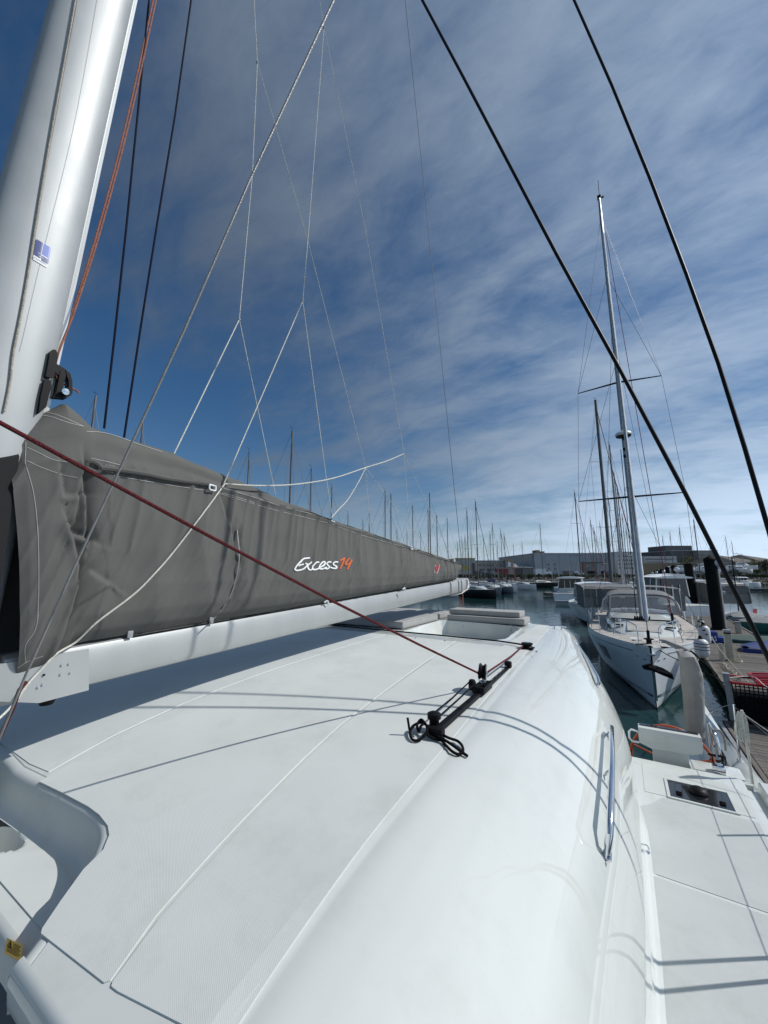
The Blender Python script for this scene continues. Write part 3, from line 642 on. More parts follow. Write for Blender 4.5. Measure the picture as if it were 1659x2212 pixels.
for Y in (6.02, 6.38, 6.52):
    z0 = boom_z(Y); c = -2.495; r_ = .104
    MB().tube([(c-r_*.9, Y, z0-.006), (c+r_*.9, Y, z0-.006), (c+r_, Y, z0+.05), (c+r_, Y, z0+.17), (c+r_*.9, Y, z0+.21)], .007, 6).build('reef_line', ROPEG, BOOM, smooth=True)
MB().tube([(-2.39, 6.78, boom_z(6.78)+.215), (-2.375, 6.80, boom_z(6.8)+.13), (-2.38, 6.74, boom_z(6.7)+.04), (-2.43, 6.6, boom_z(6.6)-.02), (-2.49, 6.3, boom_z(6.3)-.03)], .012, 6).build('reef_line', ROPEW, BOOM, smooth=True)
MB().box((-2.395, 6.86, boom_z(6.86)+.11), (.003, .09, .10)).build('maker_sticker', MARK_WHITE, BOOM)
MB().box((-2.392, 6.86, boom_z(6.86)+.12), (.003, .03, .055)).build('sticker_print', MARK_BLUE, BOOM)
# rigid mainsheet tackle hanging under the boom end
m_ = MB()
for s_ in (-.03, .03): m_.tube([(-2.5+s_, 6.75, boom_z(6.75)-.02), (-2.5+s_*1.5, 6.75, 2.35)], .010, 6)
m_.build('mainsheet', ROPEO, cat, smooth=True)
MB().box((-2.5, 6.75, boom_z(6.75)-.05), (.07, .07, .09), bev=.01).build('mainsheet_block', BLACK, cat, smooth=True)
# ================================================================ sail cover on the boom
ST = [  # Y, bottom, seam, top, half width   (heights relative to the eye)
 (.585, -.50, .40, .66, .135), (.62, -.49, .50, .72, .15), (.68, -.47, .545, .80, .16), (.77, -.45, .565, .895, .165), (.84, -.40, .575, .85, .165), (.90, -.365, .58, .80, .16), (.98, -.355, .585, .79, .165),
 (1.36, -.345, .592, .775, .175), (1.70, -.33, .585, .715, .18), (2.39, -.30, .53, .605, .18), (3.03, -.275, .46, .515, .175), (4.0, -.23, .365, .42, .165), (4.62, -.205, .30, .355, .155), (5.5, -.17, .215, .27, .14), (6.2, -.14, .155, .20, .12), (6.42, -.02, .15, .19, .09), (6.62, .06, .135, .165, .05)]
SA = np.array(ST)
def stn(Y): return [float(np.interp(Y, SA[:, 0], SA[:, k])) for k in range(1, 5)]
SECP = [(0, .46), (.06, .72), (.15, .90), (.3, 1.0), (.5, 1.0), (.7, .93), (.86, .84), (1.0, .78)]     # share of the way up to the seam, share of half width
def gl(pts): return [(p.y, p.z-EYE) for p in (at_x(x*.372, 713.2+y*.372, -2.34) for x, y in pts)]
GRV = [(gl([(492, 560), (492, 780), (505, 960), (500, 1215)]), .060, .035), (gl([(365, 1150), (440, 1370), (425, 1500), (370, 1680), (290, 1870)]), .055, .045), (gl([(345, 840), (350, 960), (460, 960)]), .030, .04),
       (gl([(470, 860), (420, 1100), (375, 1170), (480, 1210)]), .040, .05), (gl([(1370, 1160), (1375, 1400), (1340, 1560), (1230, 1680)]), .026, .02), (gl([(1270, 930), (1320, 1130), (1370, 1340)]), .018, .02),
       (gl([(430, 1460), (520, 1400), (640, 1480), (430, 1620)]), .014, .05), (gl([(310, 690), (380, 740), (480, 760)]), .012, .03)]
def seg_d(p, a, b):
    ax, ay = a; bx, by = b; ex, ey = bx-ax, by-ay; t = max(0, min(1, ((p[0]-ax)*ex+(p[1]-ay)*ey)/(ex*ex+ey*ey+1e-9)))
    dx, dy = p[0]-ax-t*ex, p[1]-ay-t*ey; s = 1 if (ex*dy-ey*dx) > 0 else -1
    return math.hypot(dx, dy), s
def fold(Y, z, q):
    v = Vector((Y*3.2+.6*z, z*.4, 3.0)); a = noise.noise(v)
    r = (1-abs(a)*2.2); f = .014*max(-.3, r)
    k = noise.noise(Vector((Y*8.5-6.0*(z-.1)*(1 if z < .1 else .25), z*.55+Y*.4, 7.7))); kr = max(0, 1-abs(k)*2.3)**2
    amp = .55+.45*noise.noise(Vector((Y*1.3, z*1.2, 1.1)))
    f += .027*kr*amp*(1.0 if Y > 1.0 else .4)
    k2 = noise.noise(Vector((Y*13-5*(z-.1), z*.6, 2.2))); f += .008*max(0, 1-abs(k2)*2.2)**2*max(0, amp)
    f += .018*noise.noise(Vector((Y*2.2, z*2.6, 9.1)))
    if Y > 5.6: f += .010*math.sin(Y*38+z*3)
    for pl, dep, wd in GRV:
        dd = min((seg_d((Y, z), pl[i], pl[i+1]) for i in range(len(pl)-1)), key=lambda t: t[0])
        if dd[0] < wd*3:
            sd_ = dd[0]*dd[1]; st_ = .5+.5*math.tanh(sd_/.006)
            f += -dep*st_*math.exp(-max(sd_, 0)/wd)+dep*.30*(1-st_)*math.exp(-(dd[0]/wd)**2)
    return f*(.35+.65*math.sin(min(1, q/.12)*math.pi/2))
rows = []
YS = list(np.arange(.585, 1.1, .007))+list(np.arange(1.1, 1.3, .010))+list(np.arange(1.3, 3.6, .010))+list(np.arange(3.6, 6.62, .016))+[6.62]
for Y in YS:
    zb, zs, zt, hw = stn(Y); r = []
    for q in np.linspace(0, 1, 84):
        z = zb+(zs-zb)*q; x = hw*float(np.interp(q, [p[0] for p in SECP], [p[1] for p in SECP])); x += fold(Y, z, q)
        x += .012*math.exp(-((q-1)/.035)**2)
        r.append((-2.495+x, Y+.12*(1-q)**.8*max(0, (.90-Y)/.315), EYE+z))
    w1 = hw*.78
    for k in range(1, 9):
        t = k/8; a = t*math.pi/2
        zz = zs+(zt-zs)*math.sin(a)**.9; x = w1*math.cos(a)**.8*.93+.010*noise.noise(Vector((Y*6, k*.5, 0)))
        if k < 3: x -= .012
        r.append((-2.495+max(x, .0 if k < 8 else -.02), Y, EYE+zz+.014*noise.noise(Vector((Y*3.2, k*.35, 4)))))
    for k in range(7, 0, -1):
        a = k/8*math.pi/2; r.append((-2.495-w1*math.cos(a), Y, EYE+zs+(zt-zs)*math.sin(a)))
    for q in np.linspace(1, 0, 14):
        z = zb+(zs-zb)*q; x = hw*float(np.interp(q, [p[0] for p in SECP], [p[1] for p in SECP])); r.append((-2.495-x, Y, EYE+z))
    rows.append(r)
cm = MB().grid(rows); n0 = len(rows[0])
cm.add(rows[-1], [tuple(range(n0))])
CVB = bvh_of(cm)
SCV = empty('sail_cover', (-2.5, 3.6, EYE), 'long grey canvas sail cover lying along the boom, folded sail inside', 'sail cover')
CVO = cm.build('cover_cloth', COVER, SCV, smooth=True, sharp=75)
# collar added round the mast, painted black for the shade under the cover
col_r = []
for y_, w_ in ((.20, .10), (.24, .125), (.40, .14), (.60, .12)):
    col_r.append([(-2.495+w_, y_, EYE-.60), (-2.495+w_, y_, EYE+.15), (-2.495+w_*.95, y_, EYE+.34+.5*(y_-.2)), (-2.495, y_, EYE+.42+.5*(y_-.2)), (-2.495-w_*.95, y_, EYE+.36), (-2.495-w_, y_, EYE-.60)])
ck = MB().grid(col_r); ck.add(col_r[0], [tuple(range(6))]); ck.build('shade_collar', mat('collar_shade_black', (.010, .010, .011), .9), SCV)
z1 = lambda pts: [(x*.372, 713.2+y*.372) for x, y in pts]
st = MB()
for ln_, w_ in (([(148, 530), (150, 660), (152, 780), (190, 920), (210, 1050), (222, 1200), (226, 1400), (222, 1620), (205, 1740), (150, 1830), (150, 1930)], 1.0),
                ([(158, 680), (230, 715), (300, 750), (400, 765)], .8), ([(158, 760), (250, 800), (360, 838), (480, 862)], .8), ([(235, 472), (320, 490), (400, 520), (485, 560)], .8), ([(215, 492), (300, 505), (390, 535), (480, 558)], .8),
                ([(500, 588), (600, 597), (700, 625), (800, 662), (940, 708)], .8), ([(530, 745), (620, 765), (715, 790)], .8), ([(660, 845), (800, 868), (1000, 902), (1190, 930)], .9), ([(1290, 945), (1380, 970), (1475, 1000)], .9), ([(80, 1972), (120, 1950), (155, 1925), (250, 1890)], .9)):
    ribbon_on(CVB, st, z1(ln_), w_, .003)
zz2 = lambda pts: [((700+x/1.3825)*.5486, (1700+y/1.3825)*.5486) for x, y in pts]
for ln_ in ([(225, 335), (330, 368), (500, 418), (700, 468), (850, 505)], [(870, 515), (1000, 562), (1180, 612), (1340, 650), (1460, 680)], [(250, 308), (400, 352), (600, 415), (810, 465)]):
    ribbon_on(CVB, st, zz2(ln_), .7, .003)
bx = [(614, 782), (662, 790), (655, 828), (610, 820), (614, 782)]
ribbon_on(CVB, st, z1(bx), .7, .004, 0); ribbon_on(CVB, st, z1([(614, 782), (655, 828)]), .6, .004, 0); ribbon_on(CVB, st, z1([(662, 790), (610, 820)]), .6, .004, 0)
st.build('stitching', STITCH, SCV)
# rolled batten pocket along the seam
def on_cover(px, py, off=.006):
    h = on_surf(CVB, px, py, off); return h[0] if h else at_x(px, py, -2.33)
fp = smoothline([on_cover(*q, .004) for q in z1([(585, 800), (700, 812), (850, 835), (1000, 866), (1215, 895)])], 6)
MB().tube(fp, .016, 8).build('pocket_roll', COVER, SCV, smooth=True)
fp = smoothline([on_cover(*q, .002) for q in z1([(495, 790), (520, 765), (560, 772), (585, 800), (560, 825), (500, 800)])], 5)
MB().tube(fp, .014, 8).build('strap', COVER, SCV, smooth=True)
# lettering on the cover
pl = lambda pts: [((1100+x/4.74)*.5486, (2130+y/4.74)*.5486) for x, y in pts]
lt = MB()
for s_ in ([(563, 316), (500, 322), (437, 336), (385, 392), (330, 452), (295, 505), (287, 532), (312, 548), (372, 543), (440, 522), (500, 470), (560, 425), (605, 392)],
           [(450, 432), (400, 442), (350, 462)], [(478, 420), (510, 430), (525, 490), (548, 535), (592, 532), (630, 505)],
           [(735, 398), (695, 396), (650, 428), (612, 480), (608, 518), (640, 535), (700, 524), (760, 492), (820, 455), (848, 415), (835, 388), (795, 402), (752, 455), (738, 500), (762, 524), (815, 514), (880, 490)],
           [(962, 392), (912, 392), (882, 420), (895, 448), (925, 478), (908, 508), (865, 516), (828, 504)], [(1090, 394), (1040, 392), (1002, 418), (1012, 448), (1062, 478), (1055, 505), (1005, 512), (945, 490)]):
    ribbon_on(CVB, lt, pl(s_), 3.1, .006)
lt.build('lettering', MARK_WHITE, SCV)
lt = MB()
for s_ in ([(1128, 372), (1165, 345), (1212, 312)], [(1212, 312), (1192, 375), (1160, 440), (1128, 518)], [(1305, 318), (1262, 368), (1222, 430), (1262, 442), (1312, 415)], [(1346, 350), (1322, 400), (1292, 460), (1262, 532)]):
    ribbon_on(CVB, lt, pl(s_), 3.2, .006)
lt.build('lettering', MARK_ORANGE, SCV, label='orange number 14 in rough brush strokes')
pc = lambda pts: [((1700+x/3.318)*.5486, (2000+y/3.318)*.5486) for x, y in pts]
cr = MB()
for s_ in ([(38, 828), (70, 834)],): ribbon_on(CVB, cr, pc(s_), 3.2, .006, 0)
for s_, w_ in (([(44, 812), (44, 748)], 1.3), ([(52, 812), (58, 768)], 1.6), ([(60, 812), (74, 722)], 1.6), ([(68, 812), (80, 770)], 1.5), ([(76, 812), (97, 746)], 1.3), ([(42, 808), (76, 812)], 3.2)): ribbon_on(CVB, cr, pc(s_), w_, .006, 0)
if cr.v: cr.build('emblem', MARK_RED, SCV, label='small red crown emblem near the aft end')
cr = MB(); ribbon_on(CVB, cr, pc([(34, 845), (70, 851), (100, 742)]), .7, .007, 0); ribbon_on(CVB, cr, pc([(34, 845), (40, 745)]), .7, .007, 0)
if cr.v: cr.build('emblem_outline', MARK_WHITE, SCV)
# white clips where the lazy jacks hold the cover
def clip(px, py, s_, par=SCV):
    c = on_cover(px, py, .018); u = Vector((0, .05, -.003))*s_; v_ = Vector((0.004, 0, -.036))*s_
    MB().tube([c, c+v_*.8, c+v_+u*.15, c+v_+u*.85, c+v_*.8+u, c+u, c+u*.5, c], .0065*s_, 6).build('clip', WHITE, par, smooth=True)
for q in ((451, 1048, .95), (714, 1122, 1.0), (887, 1180, 1.0), (980, 1207, 1.0)): clip(*q)
for q in ((755, 1756), (1225, 1680)):
    pp = on_cover(*z1([q])[0], .004); MB().box(pp, (.012, .03, .05), bev=.004).build('lacing_hook', GALV, SCV, smooth=True)
for q in ((795, 925), (1225, 858)):
    pp = on_cover(*zz2([q])[0], .01); MB().tube([pp, pp+Vector((.01, .03, .02)), pp+Vector((.01, .05, -.02))], .010, 6).build('lacing_hook', WHITE, SCV, smooth=True)
MB().tube([(-2.41, Y, boom_z(Y)+.222) for Y in np.arange(1.2, 6.3, .3)], .008, 6).build('bolt_rope', BLACK, SCV, smooth=True)
tie = [on_cover(*q, .006) for q in z1([(1375, 1160), (1385, 1330), (1350, 1500), (1290, 1610), (1232, 1680), (1222, 1700)])]
MB().tube(smoothline(tie), .0045, 6).build('tie_cord', ROPEG, SCV, smooth=True)
# ================================================================ lines aloft
def line(name, pts, r, m, label, cat_, group=None, n=8, k=6, sm=True):
    p = smoothline(pts, k) if sm and len(pts) > 2 else pts
    return solo(name, MB().tube(p, r, n), m, label, cat_, group)
# lazy jacks: parts of the boat's rigging
def jack(pts, r=.0032, m=ROPEW, name='lazy_jack'):
    return MB().tube(pts, r, 6).build(name, m, cat, smooth=True)
X1, X2 = -2.34, -2.66
a = lambda x, y, X=X1: at_x(x, y, X)
topm = Vector((-2.42, mast_c(14)+.15, 14.5)); topm2 = Vector((-2.58, mast_c(14)+.15, 14.5))
jack([on_cover(480, 1046, .02), a(654, 650)], .0045); jack([a(654, 650), a(665, 520), a(700, 60)], .0030); jack([a(654, 650), a(705, 1035), on_cover(718, 1118, .02)])
jack([a(700, 60), topm], .003); jack([a(700, 60), a(790, 500), a(873, 980)], .003); jack([a(873, 980), on_cover(887, 1176, .02)], .003); jack([a(873, 980), Vector((-2.42, 6.2, EYE+.2))], .003)
jack([at_x(376, 980, -2.5), a(517, 690, X2)], .0045); jack([a(517, 690, X2), a(545, 380, X2), a(556, 135, X2)], .003); jack([a(517, 690, X2), a(595, 1068, X2)], .003)
jack([a(556, 135, X2), topm2], .003); jack([a(556, 135, X2), a(665, 520, X2), a(790, 1010, X2)], .003); jack([a(790, 1010, X2), a(800, 1160, X2)], .003); jack([a(790, 1010, X2), a(872, 1120, X2), a(935, 1195, X2)], .003)
for q in ((654, 650, X1), (700, 60, X1), (873, 980, X1), (517, 690, X2), (556, 135, X2), (790, 1010, X2)):
    p_ = a(*q); MB().lathe(p_, [(.001, -.014), (.011, -.006), (.011, .006), (.001, .014)], 8).build('jack_ring', GALV, cat, smooth=True)
tp = at_x(700, 60, X1)
jack([a(875, 0, -2.5), a(940, 640, -2.5), Vector((-2.5, 6.9, boom_z(6.9)+.2))], .0045, WIRE, 'topping_lift'); jack([a(875, 0, -2.5), Vector((-2.5, mast_c(19)+.2, 20.5))], .0045, WIRE, 'topping_lift')
line('cord', [on_cover(480, 1047, .03), a(560, 1049), a(640, 1046), a(720, 1033), a(790, 1010), a(835, 996), a(873, 980)], .0055, ROPEW, 'slack white cord swagged between the lazy jacks above the sail cover', 'cord')
line('cord', [a(790, 1010), a(775, 1040), a(752, 1078), a(730, 1102), on_cover(716, 1118, .02)], .0055, ROPEW, 'short white cord curving down to the second clip of the sail cover', 'cord')
tl = [on_cover(480, 1047, .03)]+[on_cover(*q, .012) for q in z1([(1180, 1060), (1000, 1290), (870, 1440), (760, 1540)])]+[on_cover(*q, .012) for q in z1([(560, 1690), (440, 1800)])]+[at_x(124, 1411, -2.37), at_x(90, 1445, -2.37), at_x(60, 1478, -2.36), at_x(30, 1520, -2.35), at_x(-10, 1560, -2.3)]
line('cord', tl, .0050, ROPEW, 'white cord slanting down across the grey sail cover to the boom fitting', 'cord')
# halyards beside the mast
def hal(name, pts, X, r, m, label, grp=None): return line(name, [at_x(x, y, X) for x, y in pts], r, m, label, 'rope', grp, sm=False)
e0 = lambda p, q, t: (p[0]+(q[0]-p[0])*t, p[1]+(q[1]-p[1])*t)
line('halyard', [at_x(z[0], z[1], -2.46) for z in ((337, 0), (282, 250), (222, 480), (165, 660), (119, 800))]+[Vector((-2.48, .83, EYE+.98))], .0052, ROPEO, 'faded orange halyard running down to the black headboard', 'rope', sm=True)
line('halyard', [at_x(z[0], z[1], -2.50) for z in ((331, 0), (273, 262), (216, 480), (160, 665), (117, 800))], .0052, ROPEO, 'second faded orange strand twisted close behind the front one', 'rope', sm=True)
hal('halyard', [(327, -60), (322, 0), (300, 220), (272, 500), (246, 740), (225, 925)], -2.50, .0065, ROPEN, 'dark navy line, the left one of two falling behind the sail cover')
hal('halyard', [(424, -60), (413, 0), (378, 250), (340, 480), (305, 700), (268, 945)], -2.50, .0065, ROPEN, 'dark navy line, the right one of two falling behind the sail cover')
mr = [on_surf(MBV, z*.463, y*.463, .008) for z, y in ((354, 0), (306, 260), (258, 520), (211, 780), (168, 1040), (126, 1300), (94, 1480), (62, 1640))]+[on_surf(MBV, x, y, .008) for x, y in ((20, 830), (8, 890))]
line('halyard', [h[0] for h in mr if h], .0045, ROPET, 'thin beige line running down the groove in the mast side', 'rope')
# shrouds and the grey diagonal wire
def dl(px, py, d): return at_d(px, py, d)
MB().tube([Vector((1.10, 3.50, DECKZ)), dl(1659, 1420, 2.20), dl(1480, 1065, 2.36), dl(1340, 800, 2.50), dl(1200, 545, 2.66), dl(1000, 165, 2.92), dl(912, 0, 3.05), Vector((-2.4, mast_c(12)+.05, 12.6))], .0125, 10).build('shroud', BLKALU, cat, smooth=True)
MB().tube([Vector((1.12, 3.62, DECKZ)), dl(1659, 1140, 2.35), dl(1608, 965, 2.46), dl(1552, 785, 2.6), dl(1482, 590, 2.76), dl(1405, 388, 2.95), dl(1322, 185, 3.17), dl(1240, 0, 3.4), dl(1165, -160, 3.62), Vector((-2.4, mast_c(18)+.05, 17.6))], .0130, 10).build('shroud', BLKALU, cat, smooth=True)
for p_ in ((1.10, 3.50), (1.12, 3.62)): MB().box((p_[0], p_[1], DECKZ+.03), (.012, .05, .10), bev=.004).build('chainplate', CHROME, cat)
line('wire', [dl(-40, 1665, 1.50), dl(0, 1592, 1.46), dl(56, 1457, 1.42), dl(160, 1226, 1.36), dl(398, 713, 1.24), dl(540, 388, 1.18), dl(720, 2, 1.12), dl(790, -150, 1.08), dl(900, -420, 1.0)], .0041, ROPEG, 'grey braided wire crossing the picture diagonally in front of the sail cover', 'rope', sm=False, n=10)
line('sheet', [dl(-60, 1655, 1.75), dl(0, 1592, 1.70), dl(28, 1530, 1.66), dl(42, 1490, 1.62), dl(55, 1475, 1.70)], .008, ROPER, 'short red line beside the grey wire under the boom', 'rope', sm=False)
# red sheet: from forward, through the car block, to the turning block
pA = dl(-160, 826, .98); sh_ = [pA, dl(0, 913, 1.06)]
b_in = bc+Vector((-.02, -.052, .0)); b_out = bc+Vector((.03, .045, -.005))
for t in (.25, .5, .75): sh_.append(dl(0, 913, 1.06).lerp(b_in, t)-Vector((0, 0, .02*math.sin(t*math.pi))))
sh_ += [b_in, bc+Vector((0, 0, -.047)), b_out, (b_out+tb+Vector((0, 0, .035)))/2, tb+Vector((-.03, -.04, .036))]
line('sheet', sh_, .0068, ROPER, 'dark red braided sheet slanting down through the block on the roof track', 'rope', sm=False, n=10)
bl = [tb+Vector((-.04, .03, .034))]+[roof_at(x, y, .020) for x, y in ((1080, 1389), (960, 1377), (840, 1366), (700, 1352))]+[Vector((-3.9, 4.25, EYE-.70))]
line('sheet', bl, .0085, ROPEB, 'black line stretched across the coachroof from the turning block', 'rope', sm=False)
# control lines beside the track and the knotted black coil
c0 = carp+TR @ Vector((-.05, -.06, 0))+Vector((0, 0, .075)); c1 = tA+TR @ Vector((-.045, .07, 0))+Vector((0, 0, .076))
for k, s_ in enumerate((-.022, .022)):
    line('control_line', [c0+TR @ Vector((s_, 0, 0)), c0.lerp(c1, .5)+TR @ Vector((s_*.9, 0, -.004)), c1+TR @ Vector((s_, 0, 0))], .0042, ROPEB, ['thin black control line along the track, the left of the pair', 'thin black control line along the track, the right of the pair'][k], 'rope', sm=False)
z8 = lambda pts, off: [roof_at((1550+x/3.016)*.5486, (2600+y/3.016)*.5486, o) for (x, y), o in zip(pts, off)]
coil = z8([(540, 880), (440, 880), (400, 940), (440, 965), (560, 985), (620, 1040), (690, 1110), (770, 1145), (822, 1110), (815, 1050), (760, 1000), (660, 975), (560, 950), (470, 930), (400, 900), (340, 850), (290, 845), (220, 865), (195, 920), (220, 975), (280, 990), (340, 970), (400, 940), (380, 880), (330, 900), (300, 920), (280, 870), (330, 850), (400, 905), (500, 960), (600, 1000), (700, 1060), (800, 1120), (880, 1168)],
          [.03, .03, .03, .02, .014, .012, .012, .010, .010, .012, .016, .02, .03, .04, .05, .045, .04, .03, .02, .014, .014, .02, .04, .05, .05, .03, .04, .06, .05, .03, .022, .02, .014, .010])
coil = [c for c in coil]
line('rope_coil', coil, .0068, ROPEB, 'knotted black rope tail lying in loops at the near end of the track', 'rope', n=8, k=5)
tail = z8([(240, 880), (200, 900), (188, 898)], [.04, .03, .03]); tail = tail+[tail[-1]+Vector((-.010, .0, .055))]
line('rope_tail', tail, .0062, ROPEB, 'stub of black rope standing upright out of the knot', 'rope', sm=False)
# ================================================================ cushions on the aft roof
def cushion(c, d, label, rz_=0.0, grp='seat cushions on the aft coachroof'):
    mb = MB(); bm = bmesh.new(); bmesh.ops.create_cube(bm, size=1.0)
    for v in bm.verts: v.co = Vector((v.co.x*d[0], v.co.y*d[1], v.co.z*d[2]))
    bmesh.ops.bevel(bm, geom=bm.edges[:], offset=min(d)*.28, segments=3, affect='EDGES', profile=.6); bmesh.ops.subdivide_edges(bm, edges=[e for e in bm.edges if e.calc_length() > .3], cuts=6, use_grid_fill=True)
    for v in bm.verts:
        if v.co.z > 0: v.co.z += .006*noise.noise(v.co*5)+.008*(1-abs(v.co.x)*2/d[0])*(1-abs(v.co.y)*2/d[1])
    bm.verts.index_update(); mb.add([Matrix.Rotation(rz_, 3, 'Z') @ v.co+Vector(c) for v in bm.verts], [[v.index for v in f.verts] for f in bm.faces]); bm.free()
    t_ = empty('cushion', (c[0], c[1], c[2]-d[2]/2), label, 'cushion', grp); mb.build('pad', CUSH, t_, smooth=True, sharp=60)
    x, y, z = d[0]/2-.012, d[1]/2-.012, d[2]/2
    pp = MB()
    for zz in (z-.008, -z+.008):
        pts = [Matrix.Rotation(rz_, 3, 'Z') @ Vector(q)+Vector(c) for q in ((-x, -y-.012, zz), (x, -y-.012, zz), (x+.012, -y, zz), (x+.012, y, zz), (x, y+.012, zz), (-x, y+.012, zz), (-x-.012, y, zz), (-x-.012, -y, zz), (-x, -y-.012, zz))]
        pp.tube(pts, .0035, 5, cap=False)
    pp.build('piping', CUSH, t_); return t_
rt = float(roofz(-3.0, 5.2, False))
cushion((-3.28, 5.15, rt+.055), (1.55, 1.15, .09), 'broad grey sunpad cushion lying left of the recessed seat')
cushion((-1.80, 5.98, rt+.05), (1.16, .40, .085), 'narrow grey cushion along the back of the recessed seat, the lower of two')
cushion((-1.84, 6.05, rt+.135), (1.08, .36, .075), 'narrow grey cushion stacked on top of the lower one behind the recessed seat')
cushion((-3.3, 6.2, rt+.045), (1.5, .6, .075), 'grey cushion at the far edge of the roof, behind the sunpad')
for xx in (-2.10, -1.40): MB().tube([(xx, 5.755, rt+.02), (xx+.004, 5.73, rt-.05), (xx-.005, 5.725, rt-.14)], .006, 6).build('cushion_strap', CUSH, cat)
# ================================================================ helm station, wheel, stern rail
COCK = .95
MB().grid([[(.22, Y, -.3), (.22, Y, .75), (.30, Y, .80), (.80, Y, COCK), (.84, Y, DECKZ-.35), (.90, Y, DECKZ-.16), (1.0, Y, DECKZ-.08), (1.08-.06*(Y-5.6), Y, DECKZ-.07), (1.14-.07*(Y-5.6), Y, DECKZ-.12), (1.13-.07*(Y-5.6), Y, .8), (1.0, Y, .1), (.9, Y, -.3)] for Y in np.arange(5.6, 8.9, .3)]).build('aft_hull', GEL, cat, smooth=True, sharp=30)
MB().box((.46, 5.59, (DECKZ-.03+.5)/2), (1.0, .03, DECKZ-.03-.5)).build('deck_bulkhead', GELM, cat)
MB().box((.70, 5.78, DECKZ-.22), (.46, .36, .40), bev=.03).build('seat_ledge', GEL, cat, smooth=True)
MB().grid([[(-2.5+x, Y, z) for x, z in ((-3.6, -.3), (-3.7, 1.6), (-2.6, 1.7), (-2.6, .9), (1.9, .9))] for Y in (5.7, 8.9)]).build('aft_hull', GELM, cat)
MB().box((-2.9, 7.6, .85), (4.2, 2.4, .1)).build('cockpit_sole', GELM, cat)

yc = 5.80; top = EYE-1.83; x0, x1 = .015, .615
def sec_c(y, z): return (y, z)
c_ = MB(); F_ = [(x0, yc-.02, top), (x1, yc-.02, top), (x1, yc-.02, top-.055), (x0, yc-.02, top-.055)]
c_.grid([[(x0+.005, y, z), (x1-.005, y, z)] for y, z in ((yc+.20, top-.10), (yc+.14, top+.0), (yc-.015, top+.005), (yc-.03, top-.05))])
ba = [(x0, yc-.03, top-.05), (x1, yc-.03, top-.05), (x1-.01, yc-.035, top-.15), (x1-.10, yc-.04, top-.185), (x0+.12, yc-.04, top-.20), (x0+.0, yc-.03, top-.16)]
inn = [(x0+.10, yc-.012, top-.09), (x1-.10, yc-.012, top-.09), (x1-.10, yc-.03, top-.16), (x1-.13, yc-.03, top-.18), (x0+.14, yc-.03, top-.19), (x0+.09, yc-.03, top-.15)]
bx0 = [(p[0], p[1]+.20, p[2]) for p in ba]
c_.add(ba, [tuple(range(6))]); c_.add(ba+bx0, [(i, (i+1) % 6, 6+(i+1) % 6, 6+i) for i in range(6)]); c_.add(bx0, [tuple(range(6))])
CON = c_.build('helm_console', GELM, cat)
MB().box(((x0+x1)/2, yc+.10, top+.010), (x1-x0-.04, .05, .008)).build('instrument_glass', DGLASS, CON)
MB().box((.31, yc+.06, top-.50), (.34, .16, .66), bev=.03).build('console_pedestal', GELM, CON, smooth=True)
MB().tube([(x0, yc, top-.05), (x0-.07, yc, top-.04), (x0-.095, yc, top-.07), (x0-.095, yc, top-.14), (x0-.07, yc, top-.17), (x0, yc, top-.17)], .012, 8).build('grab_handle', WHITE, CON, smooth=True)
wc = Vector((.33, 6.02, EYE-2.24)); R_ = .41
WH = MB().tube([wc+Vector((R_*math.cos(t), 0.02*0, R_*math.sin(t))) for t in np.linspace(0, 2*math.pi, 49)], .017, 8, cap=False).build('steering_wheel', ORANGE, cat, smooth=True)
for k in range(5):
    t = 2*math.pi*k/5+.3; MB().tube([wc, wc+Vector((R_*math.cos(t), 0, R_*math.sin(t)))], .011, 6).build('spoke', ORANGE, WH, smooth=True)
MB().tube([wc, wc+Vector((0, -.16, 0))], .035, 10).build('wheel_hub', BLACK, WH, smooth=True)
th = Vector((.72, 5.72, DECKZ-.02))
MB().box(th+Vector((0, 0, .03)), (.11, .12, .10), bev=.03).build('throttle', CHROME, cat, smooth=True)
for s_ in (-.04, .045): MB().tube([th+Vector((s_, 0, .07)), th+Vector((s_, .03, .15))], .006, 6).tube([th+Vector((s_-.035, .03, .155)), th+Vector((s_+.03, .03, .15))], .013, 8).build('throttle_lever', BLACK, cat, smooth=True)
jag = MB(); 
for k in range(5): jag.tube(smoothline([(.66+.02*k, 6.0+.03*k, DECKZ-.10), (.70+.03*k, 6.05, DECKZ-.02-.01*k), (.78+.02*k, 6.1+.05*k, DECKZ-.05), (.86, 6.3+.1*k, DECKZ-.06)], 5), .009, 6)
solo('rope_bundle', jag, ROPEB, 'black rope bundle draped beside the helm on the aft quarter', 'rope')
# stanchions and lifelines on the port side
STN = []
for k, Y in enumerate((-3.6, -1.5, .6, 2.6, 4.72, 6.35)):
    x_ = 1.07-.05*max(0, Y-5); z_ = DECKZ+(.0 if Y < 5.6 else -.08)
    s_ = MB().tube([(x_, Y, z_), (x_+.01, Y, z_+.62)], .0125, 8).lathe((x_, Y, z_), [(.03, 0), (.03, .006), (.016, .03), (.001, .03)], 10).build('stanchion', CHROME, cat, smooth=True); STN.append((x_, Y, z_))
for h in (.60, .32):
    MB().tube([(x_+.01, Y, z_+h) for x_, Y, z_ in STN], .0028, 6).build('lifeline', WIRE, cat, smooth=True)
sr = MB(); sx, sy, sz = .92, 6.75, DECKZ-.15
sr.tube(smoothline([(.83, 6.3, sz+.02), (.82, 6.34, sz+.26), (.80, 6.4, sz+.33), (.80, 6.75, sz+.33), (.80, 6.8, sz+.25), (.80, 6.82, sz)], 4), .0125, 8)
sr.tube([(.80, 6.55, sz), (.80, 6.55, sz+.33)], .0125, 8)
sr.build('stern_rail', CHROME, cat, smooth=True)
